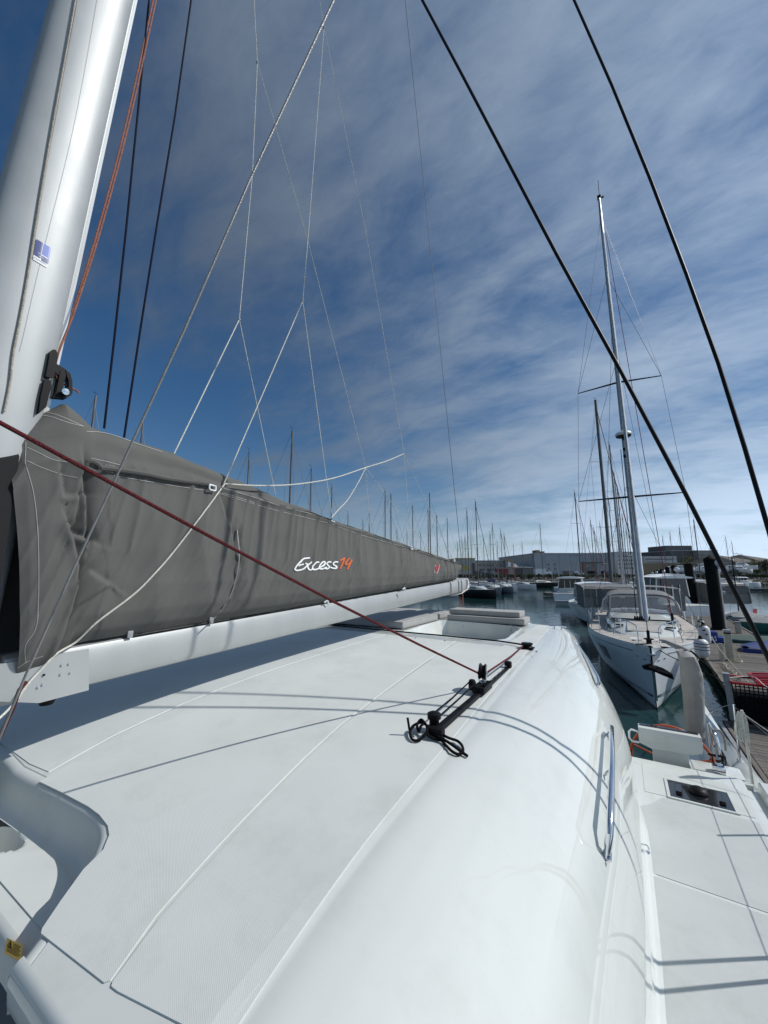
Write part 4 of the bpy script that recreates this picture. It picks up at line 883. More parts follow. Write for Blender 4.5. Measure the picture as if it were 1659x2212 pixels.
line('mooring_line', smoothline([(.80, 6.4, sz+.34), (.86, 6.42, sz+.35), (.90, 6.45, sz+.26), (.90, 6.45, sz+.12)], 5), .011, ROPET, 'loop of pale rope hung on the chrome stern rail by the canvas', 'rope', sm=False)
# white rope hank on the nearest stanchion
hk = MB(); q = Vector((STN[4][0]+.0, STN[4][1], STN[4][2]+.60))
hbase = at_d(1600, 1538, 4.35)
for k in range(7):
    o = .020*(k-3); hk.tube(smoothline([(hbase.x+o*.4, hbase.y, hbase.z), (hbase.x+o*.7-.02, hbase.y+.01, hbase.z-.14), (hbase.x+o*.8-.015, hbase.y, hbase.z-.27-.008*k), (hbase.x+o*.6+.0, hbase.y-.01, hbase.z-.24), (hbase.x+o*.5+.012, hbase.y, hbase.z-.10), (hbase.x+o*.4, hbase.y, hbase.z)], 5), .0055, 6)
hk.tube([(hbase.x+.01, hbase.y, hbase.z+.02), (hbase.x+.02, hbase.y, DECKZ-.05)], .0125, 8)
solo('rope_hank', hk, ROPEW, 'hank of cream rope hung over the rail post at the right', 'rope')
# tall beige canvas sleeve standing on the aft quarter
cp = []
bt = [(1488, 1592), (1519, 1597)]; 
sec_px = [(1602, 1483, 1525, 6.65), (1540, 1478, 1523, 6.65), (1490, 1473, 1521, 6.62), (1455, 1470, 1517, 6.60), (1432, 1468, 1509, 6.58), (1417, 1464, 1501, 6.56), (1404, 1458, 1489, 6.7)]
rows = []
for k, (py, xa, xb, Y) in enumerate(sec_px):
    A = at_y(xa, py, Y); B = at_y(xb, py, Y); r = []
    for j in range(24):
        t = 2*math.pi*j/24; u = (1-math.cos(t))/2; dpt = math.sin(t)*.09*(1+.35*noise.noise(Vector((j*.7, k*1.3, 0))))
        p_ = A.lerp(B, u)+Vector((.01*noise.noise(Vector((j, k, 3))), dpt, 0)); p_.x += .012*noise.noise(Vector((j*.9, k*.8, 8))); r.append(p_)
    rows.append(r)
cv = MB()
R2 = []
for i in range(len(rows)-1):
    for s_ in range(6):
        t = s_/6; R2.append([rows[i][j].lerp(rows[i+1][j], t)+Vector((.006*noise.noise(Vector((j*.8, (i+t)*2.2, 1.7))), .010*noise.noise(Vector((j*.8, (i+t)*2.6, 5))), 0)) for j in range(24)])
R2.append(rows[-1]); cv.grid(R2, close=True)
sleeve = empty('canvas_sleeve', (.65, 6.65, DECKZ-.15), 'tall beige canvas sleeve standing upright on the aft quarter behind the wheel', 'canvas cover')
cv.build('sleeve_cloth', CANV, sleeve, smooth=True, sharp=70)
arm = [(at_y(1494, 1412, 6.62), .08), (at_y(1478, 1403, 6.9), .075), (at_y(1458, 1394, 7.3), .065), (at_y(1440, 1386, 7.7), .05), (at_y(1428, 1382, 7.9), .02)]
ar = MB(); rr = []
for p_, h in arm: rr.append([p_+Vector((0, .02, h*.5)), p_+Vector((.03, 0, h*.2)), p_+Vector((.03, 0, -h*.5)), p_+Vector((0, 0, -h*.8)), p_+Vector((-.03, 0, -h*.4)), p_+Vector((-.03, 0, h*.3))])
ar.grid(rr, close=True); ar.add(rr[-1], [tuple(range(6))]); ar.build('sleeve_arm', CANV, sleeve, smooth=True, sharp=70)
MB().tube([(.74, 6.62, DECKZ+.0), (.60, 6.58, DECKZ-.2)], .006, 5).build('sleeve_tie', BLACK, sleeve)
# ================================================================ boats
def hullshape(L_, B, F, beamy=.9, bowf=.55, rake=.0, rev=.0):
    def hb(t):
        k = 1-(1-min(t/bowf, 1))**2.1
        return B*max(.012, k**.9)*(1-(1-beamy)*max(0, (t-bowf)/(1-bowf))**1.6)
    def sheer(t): return F*(1+.10*(1-t)**2-.03*math.sin(math.pi*t))
    def pt(t, v, side):            # v 0 at the keel line .. 1 at the sheer
        b_ = hb(t); wl = b_*(.50+.40*min(1, t*1.5)); z = -.25+(sheer(t)+.25)*v
        x = wl*(v/.22)**.7 if v < .22 else wl+(b_-wl)*min(1, (v-.22)/.62)**.8
        y = t*L_+rake*(1-v)*(1-t)**3*L_*.1
        if t > .9: y += rev*(1-v)*((t-.9)/.1)
        return Vector((side*x, y, z))
    return hb, sheer, pt
def hull_mb(pt, nt_=22, nv=10):
    mb = MB(); rows = []
    for i in range(nt_+1):
        t = i/nt_; t = t**1.25
        r = [pt(t, 1-j/nv, -1) for j in range(nv+1)]+[pt(t, j/nv, 1) for j in range(1, nv+1)]; rows.append(r)
    mb.grid(rows); mb.add(rows[-1], [tuple(range(len(rows[-1])))]); return mb
def deck_mb(pt, nt_=22, inset=.0, dz_=-.02, t0=.01, t1=1.0):
    mb = MB(); rows = []
    for i in range(nt_+1):
        t = t0+(t1-t0)*i/nt_; a_ = pt(t, 1, -1); c_ = pt(t, 1, 1); h = max(0, c_.x-inset)
        rows.append([Vector((x*h, a_.y, a_.z+dz_+.05*(1-x*x))) for x in (-1, -.5, 0, .5, 1)])
    return mb.grid(rows)
def loft(secs): 
    mb = MB().grid(secs, close=True); mb.add(secs[0], [tuple(range(len(secs[0])))]); mb.add(secs[-1], [tuple(range(len(secs[-1])))]); return mb
def cabin_secs(spec):              # (y, half width, base z, top z, crown)
    o = []
    for y, hw, z0, z1_, k in spec: o.append([(-hw, y, z0), (-hw*.93, y, z0+(z1_-z0)*.6), (-hw*.78, y, z1_-.02), (-hw*.4, y, z1_+k*.8), (0, y, z1_+k), (hw*.4, y, z1_+k*.8), (hw*.78, y, z1_-.02), (hw*.93, y, z0+(z1_-z0)*.6), (hw, y, z0)])
    return o
# ---------------- neighbouring white cruising yacht, bow towards us
NX, NY = .53, 13.75
YT = empty('sailing_yacht', (NX, NY, 0), 'big white sailing yacht moored bow towards us with grey sprayhood and bow anchor', 'sailing yacht')
YT.rotation_euler = (0, 0, 0)
hb, sheer, pt = hullshape(13.6, 2.02, 1.52, .92, .50)
hm = hull_mb(pt, 40, 16)
def W_(mb): mb.v = [tuple(Vector(v)+Vector((NX, NY, 0))) for v in mb.v]; return mb
HU = W_(hm).build('hull', HULLW, YT, smooth=True, sharp=50)
W_(MB().grid([[pt(t, v, s_)+Vector((s_*.006, -.004, 0)) for v in (.10, .135, .165)] for s_ in (-1,) for t in np.linspace(0, 1, 40)]).grid([[pt(t, v, 1)+Vector((.006, -.004, 0)) for v in (.10, .135, .165)] for t in np.linspace(0, 1, 40)])).build('boot_top', DARKH, HU, smooth=True, kind='stuff')
W_(deck_mb(pt, 40, .05, -.015, .012)).build('teak_deck', TEAK, YT)
def hull_strip(v0, v1, t0, t1, side, m, name, off=.006, n=16):
    W_(MB().grid([[pt(t, v, side)+Vector((side*off, -off*.5, 0)) for v in (v0, (v0+v1)/2, v1)] for t in np.linspace(t0, t1, n)])).build(name, m, HU)
for s_ in (-1, 1):
    hull_strip(.885, .900, .045, .75, s_, STRIPE, 'sheer_stripe'); hull_strip(.285, .325, .008, .026, s_, STRIPE, 'bow_stripe'); hull_strip(.285, .325, .092, .30, s_, STRIPE, 'bow_stripe')
    hull_strip(.985, 1.01, .004, 1, s_, WHITE, 'toe_rail', .015, 40)
    hull_strip(.56, .78, .175, .235, s_, DGLASS, 'hull_window', .010); hull_strip(.60, .76, .48, .60, s_, DGLASS, 'hull_window', .010)
    for vv, tt in ((.80, .012), (.82, .03), (.30, .006)): hull_strip(vv, vv+.012, tt, tt+.006, s_, BLACK, 'through_hull', .01, 2)
def hull_text(body, side, t0, t1, v0, v1):
    vs, fs = text_mesh(body); P_ = []
    for u, v in vs:
        uu = u if side > 0 else 1-u
        t = t0+(t1-t0)*uu; P_.append(pt(t, v0+(v1-v0)*v, side)+Vector((side*.008, -.004, 0))+Vector((NX, NY, 0)))
    MB().add(P_, fs).build('name_lettering', STRIPE, HU)
hull_text('BENETEAU', 1, .030, .088, .28, .335); hull_text('BENETEAU', -1, .030, .088, .28, .335)
dk_ = lambda y: sheer(y/13.6)
# cabin trunk and sprayhood
W_(loft(cabin_secs([(2.6, .25, 1.56, 1.60, .02), (2.9, .75, 1.56, 1.68, .04), (3.6, 1.05, 1.54, 1.78, .05), (5.0, 1.30, 1.52, 1.88, .05), (6.6, 1.40, 1.50, 2.02, .05), (8.8, 1.42, 1.48, 2.06, .05)]))).build('coachroof', GEL, YT, smooth=True, sharp=35)
W_(MB().grid([[(x, y, z) for x in (-.52, 0, .52)] for y, z in ((2.98, 1.745), (3.6, 1.845), (4.2, 1.88), (4.55, 1.905))])).build('teak_panel', TEAK, YT)
for x, y, z, w2, l2, nm in ((-.0, 1.9, 1.615, .95, .26, 'anchor_locker_lid'), (.0, 1.28, 1.632, .85, .22, 'foredeck_hatch'), (-.78, 3.7, 1.83, .30, .26, 'roof_hatch'), (.80, 3.7, 1.83, .30, .26, 'roof_hatch'), (-.95, 4.9, 1.90, .28, .42, 'roof_hatch'), (.95, 4.9, 1.90, .28, .42, 'roof_hatch')):
    h_ = W_(MB().box((x, y, z+.01), (w2, l2, .035), bev=.01)).build(nm, DGLASS if 'hatch' in nm else WHITE, YT)
    if nm == 'foredeck_hatch': 
        for k in (-.3, -.1, .1, .3): W_(MB().box((k, y, z+.032), (.10, .10, .012))).build('hatch_inset', WHITE, h_)
W_(MB().box((0, 4.75, 1.965), (2.1, .045, .05))).build('jib_track', BLACK, YT)
for s_ in (-1, 1):
    W_(MB().grid([[(s_*x, y, z) for x, z in ((hw*.985+.012, z0+.08), (hw*.955+.012, z0+.24))] for y, hw, z0 in ((3.9, 1.09, 1.54), (4.6, 1.22, 1.53), (5.6, 1.34, 1.51), (7.2, 1.41, 1.5))])).build('coachroof_window', DGLASS, YT)
def arch(y0, y1, hw, z0, z1_, n=18):
    o = []
    for j in range(n+1):
        a_ = math.pi*j/n; cx_ = math.cos(a_); sx_ = math.sin(a_); k = abs(cx_)**.42
        o.append(Vector((-math.copysign(k, cx_)*hw, y0+(y1-y0)*sx_**.6, z0+(z1_-z0)*sx_**.62)))
    return o
A0 = arch(6.3, 6.45, 1.50, 1.98, 2.06); A1 = arch(6.35, 6.95, 1.48, 1.98, 2.52); A2 = arch(6.6, 7.35, 1.44, 1.98, 2.82); A3 = arch(7.3, 8.1, 1.44, 1.98, 2.96); A4 = arch(8.6, 8.7, 1.44, 1.98, 2.98)
SPH = W_(MB().grid([A2, A3, A4])).build('sprayhood', GREYC, YT, smooth=True)
frm = [A2[3:16]]
W_(MB().grid([[A1[j].lerp(A2[j], .62) for j in range(19)], A2])).build('sprayhood_band', GREYC, SPH, smooth=True)
W_(MB().grid([[A0[j].lerp(A1[j], .0) for j in range(19)], [A0[j].lerp(A1[j], .12) for j in range(19)]])).build('sprayhood_hem', GREYC, SPH, smooth=True)
for j0, j1 in ((1, 6), (6, 12), (12, 17)):
    q = lambda j, t: (A0[j].lerp(A1[j], .12)).lerp(A1[j].lerp(A2[j], .62), t)
    W_(MB().grid([[q(j, t) for j in range(j0, j1+1)] for t in (0, .35, .7, 1)])).build('sprayhood_window', CLEARV, SPH, smooth=True)
for j in (1, 6, 12, 17): W_(MB().tube([A0[j], A0[j].lerp(A1[j], .5), A1[j], A2[j]], .022, 6)).build('window_seam', GREYC, SPH, smooth=True)
W_(MB().tube([p+Vector((0, -.01, .012)) for p in A2], .022, 8)).build('sprayhood_bow', CHROME, SPH, smooth=True)
for s_ in (-1, 1):   # side screens hung aft of the sprayhood, and bimini
    W_(MB().add([(s_*1.52, 9.3, 2.0), (s_*1.9, 9.4, 2.0), (s_*1.92, 9.4, 2.72), (s_*1.80, 9.4, 2.9), (s_*1.5, 9.3, 2.98)], [(0, 1, 2, 3, 4)])).build('side_screen', GREYC, YT)
bims = []
for y in (9.2, 10.0, 11.0, 12.0): bims.append([(x*1.75, y, 3.02+.10*(1-x*x)) for x in (-1, -.6, 0, .6, 1)])
W_(MB().grid(bims)).build('bimini', GREYC, YT, smooth=True)
for s_ in (-1, 1):
    for y in (9.3, 11.9): W_(MB().tube([(s_*1.72, y, 3.03), (s_*1.75, y+.1, 1.7)], .016, 6)).build('bimini_leg', CHROME, YT)
    w_c = Vector((s_*1.0, 10.6, 2.35)); WW = W_(MB().tube([w_c+Vector((.42*math.cos(t), 0, .42*math.sin(t))) for t in np.linspace(0, 2*math.pi, 25)], .014, 6, cap=False)).build('steering_wheel', BLACK, YT)
W_(MB().box((0, 9.2, 1.62), (2.6, 1.2, .5), bev=.05)).build('cockpit_coaming', GELM, YT)
# mast, spreaders, standing rigging
MY = 5.15
md_ = -SY_*NX+CY_*(NY+MY+.3); ZT = at_d(1305, 425, md_).z; ZS2 = at_d(1336, 828, md_).z; ZS1 = at_d(1360, 1075, md_).z
def nm_c(z): return MY+.012*(z-1.9)*0+.02*(z-1.9)
W_(MB().grid([[(.068*math.cos(2*math.pi*j/16), nm_c(z)+.14*math.sin(2*math.pi*j/16), z) for j in range(16)] for z in (1.9, 5, 9, 13, 17, ZT-1.1)]+[[(.05*math.cos(2*math.pi*j/16), nm_c(ZT)+.08*math.sin(2*math.pi*j/16), ZT) for j in range(16)]], close=True)).build('mast', GALV, YT, smooth=True)
mbase = MB(); mbase.box((0, MY, 1.96), (.42, .5, .06), bev=.02)
for k in range(7): mbase.tube([(-.24+.08*k, MY-.24, 1.97), (-.22+.08*k, MY-.30, 2.08)], .03, 8)
W_(mbase).build('mast_step', BLACK, YT, smooth=True)
SPR = [(ZS1, 1.95), (ZS2, 1.62)]
for z, r_ in SPR:
    for s_ in (-1, 1): W_(MB().tube([(0, nm_c(z), z), (s_*r_, nm_c(z)+.42, z+.06)], .045, 8, r2=.022)).build('spreader', DARKH, YT)
tz = ZT-1.0
tips = [[Vector((s_*r_, nm_c(z)+.42, z+.06)) for z, r_ in SPR] for s_ in (-1, 1)]
for i, s_ in enumerate((-1, 1)):
    ch = Vector((s_*1.95, MY+.45, 1.55)); t1_, t2_ = tips[i]
    for path in ([ch, t1_, t2_, Vector((0, nm_c(tz), tz))], [t1_, Vector((0, nm_c(13.1), 13.1))], [ch-Vector((s_*.05, .1, 0)), Vector((0, nm_c(7.6), 7.6))], [t2_, Vector((0, nm_c(17.5), 17.5))], [Vector((s_*1.6, 13.3, 1.5)), Vector((0, nm_c(14), 15)), Vector((0, nm_c(21), 21))]):
        W_(MB().tube(path, .0075, 5)).build('shroud', WIRE, YT)
# furled headsail with its white sleeve, furler drum and red halyard
f0 = Vector((0, .75, 1.85)); f1 = Vector((0, nm_c(ZT-.9)-.12, ZT-.9))
pts = []; rad = []
for k in range(140):
    t = k/139; p_ = f0.lerp(f1, .025+.90*t); p_.y += .10*math.sin(math.pi*t); pts.append(p_); rad.append((.066-.022*t)*(1+.06*math.sin(t*230))*(.55 if k == 0 else 1))
W_(MB().tube(pts, rad[0], 12, r2=None) if False else MB().grid([[p_+Vector((math.cos(a_)*r_, math.sin(a_)*r_, 0)) for a_ in np.linspace(0, 2*math.pi, 13)[:-1]] for p_, r_ in zip(pts, rad)], close=True)).build('furled_headsail', mat('white_sailcloth', (.60, .63, .66), .7, var=.1, vscale=5, bump=.4, bscale=15), YT, smooth=True)
W_(MB().tube([f0+Vector((0, -.15, -.25)), f0, f1], .012, 6)).build('forestay', WIRE, YT)
W_(MB().lathe(f0+Vector((0, -.12, -.20)), [(.05, -.02), (.13, 0), (.13, .02), (.07, .04), (.07, .14), (.13, .16), (.13, .18), (.04, .20), (.04, .42), (.001, .42)], 16)).build('furling_drum', BLACK, YT, smooth=True)
W_(MB().tube([(.95, 4.55, 1.98), (.12, nm_c(19)+.0, 19.8)], .012, 5)).build('halyard', mat('bright_red_line', (.35, .02, .04), .7), YT)
W_(MB().tube([(.95, 4.55, 1.98), (.95, 4.55, 2.28)], .045, 8)).build('halyard_snap', BLACK, YT)
W_(MB().tube([(-.16, MY-.1, 2.1), (-.14, nm_c(9)-.2, 9)], .014, 5)).build('halyard', ROPEB, YT)
rdz = at_d(1350, 938, -SY_*NX+CY_*(NY+MY-.3)).z
rd = Vector((0, nm_c(rdz)-.42, rdz))
RD = W_(MB().lathe(rd, [(.001, -.10), (.26, -.09), (.31, -.02), (.30, .04), (.22, .11), (.001, .14)], 24)).build('radar_dome', WHITE, YT, smooth=True)
W_(MB().lathe(rd+Vector((0, 0, -.10)), [(.29, .02), (.27, 0), (.001, -.01)], 24).box(rd+Vector((0, .22, -.13)), (.12, .4, .05))).build('radar_bracket', BLACK, RD)
W_(MB().lathe((0, nm_c(9)-.22, 8.6), [(.001, 0), (.08, .04), (.08, .12), (.001, .16)], 10).lathe((0, nm_c(9)-.22, 8.9), [(.001, 0), (.07, .04), (.07, .12), (.001, .16)], 10)).build('steaming_light', BLACK, YT, kind='stuff')
tt_ = nm_c(ZT)
W_(MB().tube([(-.06, tt_-.2, ZT), (-.10, tt_-.35, ZT+.9)], .008, 5)).build('antenna', WHITE, YT)
W_(MB().tube([(.02, tt_, ZT), (.02, tt_-.1, ZT+.65)], .010, 5).tube([(.02, tt_-.35, ZT+.65), (.02, tt_+.2, ZT+.68)], .012, 5)).build('wind_vane', BLACK, YT)
W_(MB().box((0, tt_, ZT+.05), (.16, .26, .08), bev=.02).box((.14, tt_-.1, ZT-.1), (.10, .06, .06))).build('masthead', BLACK, YT)
# pulpit, stanchions, lifelines
for s_ in (-1, 1):
    W_(MB().tube(smoothline([(s_*.28, .55, 1.60), (s_*.27, .62, 2.05), (s_*.36, .80, 2.22), (s_*.80, 1.75, 2.28), (s_*.83, 1.82, 2.2), (s_*.95, 1.95, 1.62)], 4), .0145, 8)).build('pulpit', CHROME, YT, smooth=True)
    W_(MB().tube([(s_*.70, 1.5, 2.26), (s_*.70, 1.45, 1.62)], .0135, 6)).build('pulpit_leg', CHROME, YT)
    prev = Vector((s_*.83, 1.82, 2.25)); prev2 = Vector((s_*.9, 1.9, 1.92))
    for y in (3.0, 4.5, 6.2, 8.0, 10.0, 12.0):
        x_ = s_*(hb(y/13.6)-.08); b0 = Vector((x_, y, sheer(y/13.6))); W_(MB().tube([b0, b0+Vector((0, 0, .62))], .0135, 6)).build('stanchion', CHROME, YT)
        for pz, nz in ((prev, .61), (prev2, .32)):
            q_ = b0+Vector((0, 0, nz)); W_(MB().tube([pz, pz.lerp(q_, .5)-Vector((0, 0, .03)), q_], .0055, 5)).build('lifeline', WIRE, YT)
        prev = b0+Vector((0, 0, .61)); prev2 = b0+Vector((0, 0, .32))
hg = MB()
for k in range(10): hg.tube(smoothline([(1.75+.02*(k % 3), 4.0+.18*k, 2.15), (1.78, 4.02+.18*k, 1.85), (1.72+.02*(k % 2), 4.05+.18*k, 1.62)], 3), .010, 5)
W_(hg).build('hanging_lines', ROPET, YT, kind='stuff')
solo('rope_tangle', MB().tube([Vector((NX, NY, 0))+Vector((1.62+.10*math.sin(k*1.7), 3.15+.12*math.cos(k*2.3), 1.72+.045*k)) for k in range(12)], .022, 6), BLACK, 'dark tangle of lines hung on the yacht\'s rail near the pontoon', 'rope')
for x_, y_ in ((.35, .30), (-.25, .45)): W_(MB().tube(smoothline([(x_+.1*math.sin(k*2.1), y_+.12*math.cos(k*1.9), 1.64+.05*math.sin(k)**2) for k in range(9)], 4), .016, 6)).build('bow_line', BLACK, YT)
# anchor, bow roller, stem fitting
W_(MB().box((.0, -.02, 1.50), (.20, .34, .05), bev=.01)).build('bow_roller', CHROME, YT)
an = MB()
an.tube([(0, .1, 1.45), (-.01, -.10, 1.15)], .03, 8)
fl = [Vector((-.06, -.02, 1.20)), Vector((.22, -.20, 1.15)), Vector((.42, -.30, 1.04)), Vector((.44, -.28, .92)), Vector((.20, -.16, .98)), Vector((-.02, -.05, 1.05)), Vector((-.20, -.05, 1.06)), Vector((-.26, -.08, 1.14))]
an.prism([p for p in fl], (.015, .10, .02)); an.prism([fl[0], fl[1], fl[2], Vector((.1, -.32, 1.10)), Vector((-.1, -.2, 1.14))], (0, .02, .03))
W_(an).build('anchor', BLKALU, YT)
W_(MB().box((.02, -.012, .72), (.055, .03, .95), bev=.008)).build('stem_band', CHROME, YT)
# fenders between yacht and pontoon
def fender(x, y, z, r_, h, label, stripes=0):
    t_ = empty('fender', (x, y, z), label, 'fender', 'white fenders along the yacht\'s side')
    MB().lathe((x, y, z), [(.03, -.03), (r_*.6, 0), (r_*.93, .06), (r_, .16), (r_, h-.16), (r_*.93, h-.06), (r_*.6, h), (.04, h+.03)], 18).build('fender_body', FEND, t_, smooth=True)
    MB().lathe((x, y, z+h), [(.06, -.005), (.07, .02), (.04, .10), (.02, .12), (.001, .12)], 12).build('fender_eye', BLACK, t_, smooth=True)
    MB().tube([(x, y, z+h+.1), (x-.08, y+.05, 1.62)], .009, 5).build('fender_rope', ROPEB, t_)
    if stripes:
        for k in range(stripes): MB().lathe((x, y, z+h*.42+k*.085), [(r_+.004, 0), (r_+.004, .018)], 18).build('fender_band', BLACK, t_)
for q_, Y_, r_f, h_f, lab_f, ns in (((1518, 1419), 15.2, .185, .50, 'white fender nearest to us with three black bands', 3), ((1524, 1391), 17.0, .165, .58, 'plain white fender just behind the banded one', 0), ((1516, 1361), 19.2, .11, .36, 'small white fender hanging highest, furthest along the yacht', 0)):
    f_ = at_y(q_[0], q_[1], Y_); fender(f_.x, f_.y, f_.z, r_f, h_f, lab_f, ns)
# ================================================================ pontoon, its furniture, the finger berth
def pl_x(Y): return 2.34+.046*(Y-15)
PONA = math.atan(.046)
PR = Matrix.Rotation(-PONA, 3, 'Z')
PW = empty('pontoon', (3.9, 15, .5), 'long timber pontoon with tarred piles running back on the right of the yacht', 'pontoon')
PLK = [mat('weathered_plank_a', (.105, .095, .085), .8, var=.30, vscale=5, stretch=(1, 8, 1), bump=.5, bscale=30), mat('weathered_plank_b', (.14, .125, .11), .8, var=.28, vscale=4, stretch=(1, 8, 1), bump=.5, bscale=30), mat('weathered_plank_c', (.075, .068, .062), .8, var=.3, vscale=6, stretch=(1, 8, 1), bump=.5, bscale=30)]
base = []
for m_ in PLK:
    me = bpy.data.meshes.new('plank'); x, y, z = 1.36, .068, .018
    me.from_pydata([(-x,-y,-z),(x,-y,-z),(x,y,-z),(-x,y,-z),(-x,-y,z),(x,-y,z),(x,y,z),(-x,y,z)], [], [(3,2,1,0),(4,5,6,7),(0,1,5,4),(1,2,6,5),(2,3,7,6),(3,0,4,7)]); me.materials.append(m_); base.append(me)
rnd = random.Random(3)
Y = 12.25; k = 0
while k < 295:
    o = bpy.data.objects.new('plank', base[rnd.choice((0, 0, 1, 1, 2))]); COL.objects.link(o); o.parent = PW
    cx_ = pl_x(Y)+1.38; o.location = (cx_-3.9, Y-15, .482-.5+rnd.uniform(-.004, .004)); o.rotation_euler = (rnd.uniform(-.012, .012), 0, -PONA+rnd.uniform(-.003, .003)); Y += .148; k += 1
YE = Y
fp_ = MB()
while Y < 105: fp_.box((pl_x(Y)+1.38, Y, .482), (2.72, .136, .036), rz=-PONA); Y += .148
fp_.build('far_planks', PLK[0], PW, kind='stuff')
MB().prism([(pl_x(12.2)+.02, 12.2, .455), (pl_x(105)+.02, 105, .455), (pl_x(105)+2.74, 105, .455), (pl_x(12.2)+2.74, 12.2, .455)], (0, 0, -.34)).build('pontoon_float', PILEM, PW)
for off, nm in ((-.05, 'edge_timber'), (2.80, 'edge_timber')):
    MB().prism([(pl_x(12.2)+off, 12.2, .51), (pl_x(105)+off, 105, .51), (pl_x(105)+off+.09, 105, .51), (pl_x(12.2)+off+.09, 12.2, .51)], (0, 0, -.16)).build(nm, PLK[1], PW)
FG = empty('finger_pontoon', (2.2, 9.5, .5), 'short timber finger pontoon beside our hull at the lower right', 'pontoon')
Y = 5.0
fb = bpy.data.meshes.new('plank'); x, y, z = .56, .066, .018
fb.from_pydata([(-x,-y,-z),(x,-y,-z),(x,y,-z),(-x,y,-z),(-x,-y,z),(x,-y,z),(x,y,z),(-x,y,z)], [], [(3,2,1,0),(4,5,6,7),(0,1,5,4),(1,2,6,5),(2,3,7,6),(3,0,4,7)]); fb.materials.append(PLK[0])
fb2 = fb.copy(); fb2.materials.clear(); fb2.materials.append(PLK[1])
while Y < 11.6:
    o = bpy.data.objects.new('plank', rnd.choice((fb, fb2))); COL.objects.link(o); o.parent = FG; o.location = (2.32-2.2, Y-9.5, .48-.5+rnd.uniform(-.003, .003)); o.rotation_euler = (rnd.uniform(-.01, .01), 0, rnd.uniform(-.004, .004)); Y += .143
MB().box((2.3, 8.3, .30), (1.16, 6.8, .30)).build('finger_float', PILEM, FG)
for x_ in (1.70, 1.60, 2.93): MB().box((x_, 8.3, .46 if x_ != 1.60 else .40), (.075, 6.84, .12 if x_ != 1.60 else .22), bev=.01).build('edge_timber', PLK[1] if x_ != 1.60 else GALV, FG)
MB().box((2.3, 11.75, .44), (1.3, .09, .20), bev=.01).build('edge_timber', PLK[2], FG)
# white guard post at the finger's corner, with ropes
gp = at_z(1583, 1556, .5)
POST = empty('guard_post', gp, 'square pale grey guard post at the outer corner of the finger pontoon', 'post')
PH = at_d(1571, 1456, -SY_*gp.x+CY_*gp.y).z-.5
MB().box(gp+Vector((0, 0, PH/2)), (.11, .11, PH), bev=.015, tilt=Matrix.Rotation(-.03, 3, 'Y')).build('post', mat('pale_post', (.30, .32, .33), .5, var=.12), POST, smooth=True)
MB().box(gp+Vector((-.02, 0, PH+.01)), (.13, .13, .025), bev=.01).build('post_cap', GALV, POST)
line('mooring_line', smoothline([gp+Vector((0, 0, PH-.08)), gp+Vector((.5, .3, PH-.06)), at_d(1659, 1485, 8.0), at_d(1700, 1478, 7.6)], 5), .010, ROPEW, 'white line stretched from the guard post top past the red lid', 'rope', sm=False)
line('mooring_line', smoothline([gp+Vector((-.5, -.4, .15)), gp+Vector((.1, 0, .35)), gp+Vector((1.2, .2, .22)), gp+Vector((2.2, .3, .2))], 5), .006, ROPEW, 'white line slung low across the guard post foot', 'rope', sm=False)
line('mooring_line', [hbase, hbase+Vector((.5, -.35, -.35)), hbase+Vector((1.1, -.9, -.85))], .004, ROPEW, 'thin line running down to the right from the cream rope hank', 'rope')
# dock trolley: black lattice basket with red lid
tq = at_z(1590, 1560, .5)
TX, TY, TZ = 1.98, 11.95, .50
TRO = empty('dock_trolley', (TX+.6, TY, TZ), 'black lattice dock trolley with a red lid, at the pontoon corner', 'trolley')
bk = MB(); hh = .74
def bpt(u, v, s_): # basket wall points; s_ 0 front,1 left
    if s_ == 0: return Vector((TX+1.5*u, TY-.02*v, TZ+.10+hh*v))
    return Vector((TX-.06*v, TY+.7*u, TZ+.10+hh*v))
lat = MB()
for s_, nu in ((0, 20), (1, 9)):
    for k in range(nu+1): lat.tube([bpt(k/nu, 0, s_), bpt(k/nu, 1, s_)], .011, 4)
    for k in range(12): lat.tube([bpt(0, k/11, s_), bpt(1, k/11, s_)], .011, 4)
lat.build('lattice_wall', BLACK, TRO, kind='stuff')
MB().box((TX+.75, TY+.35, TZ+.30), (1.46, .64, .5), bev=.03).build('basket_dark_block', PILEM, TRO)  # dark block added so the inside of the basket reads darker
rim = MB().tube([(TX-.06, TY-.04, TZ+.1+hh), (TX+1.52, TY-.04, TZ+.1+hh), (TX+1.52, TY+.72, TZ+.1+hh), (TX-.06, TY+.72, TZ+.1+hh), (TX-.06, TY-.04, TZ+.1+hh)], .028, 8); rim.build('basket_rim', RED, TRO, smooth=True)
lid = MB().box((TX+.98, TY+.30, TZ+hh+.22), (1.25, .80, .05), bev=.02, tilt=Matrix.Rotation(-.10, 3, 'Y') @ Matrix.Rotation(.10, 3, 'X')); LID = lid.build('lid', RED, TRO, smooth=True)
for k in range(3): MB().box((TX+.98, TY+.05+.24*k, TZ+hh+.255+.022*k), (1.15, .06, .03), bev=.01, tilt=Matrix.Rotation(-.10, 3, 'Y')).build('lid_rib', RED, LID, smooth=True)
for xx in (TX+.2, TX+1.3): MB().lathe((xx, TY+.1, TZ+.08), [(.001, -.03), (.10, -.03), (.11, 0), (.10, .03), (.001, .03)], 14, 'Y').build('wheel', BLACK, TRO, smooth=True)
MB().box((2.6, 12.05, .40), (1.5, .9, .18)).build('junction_plate', PILEM, FG)
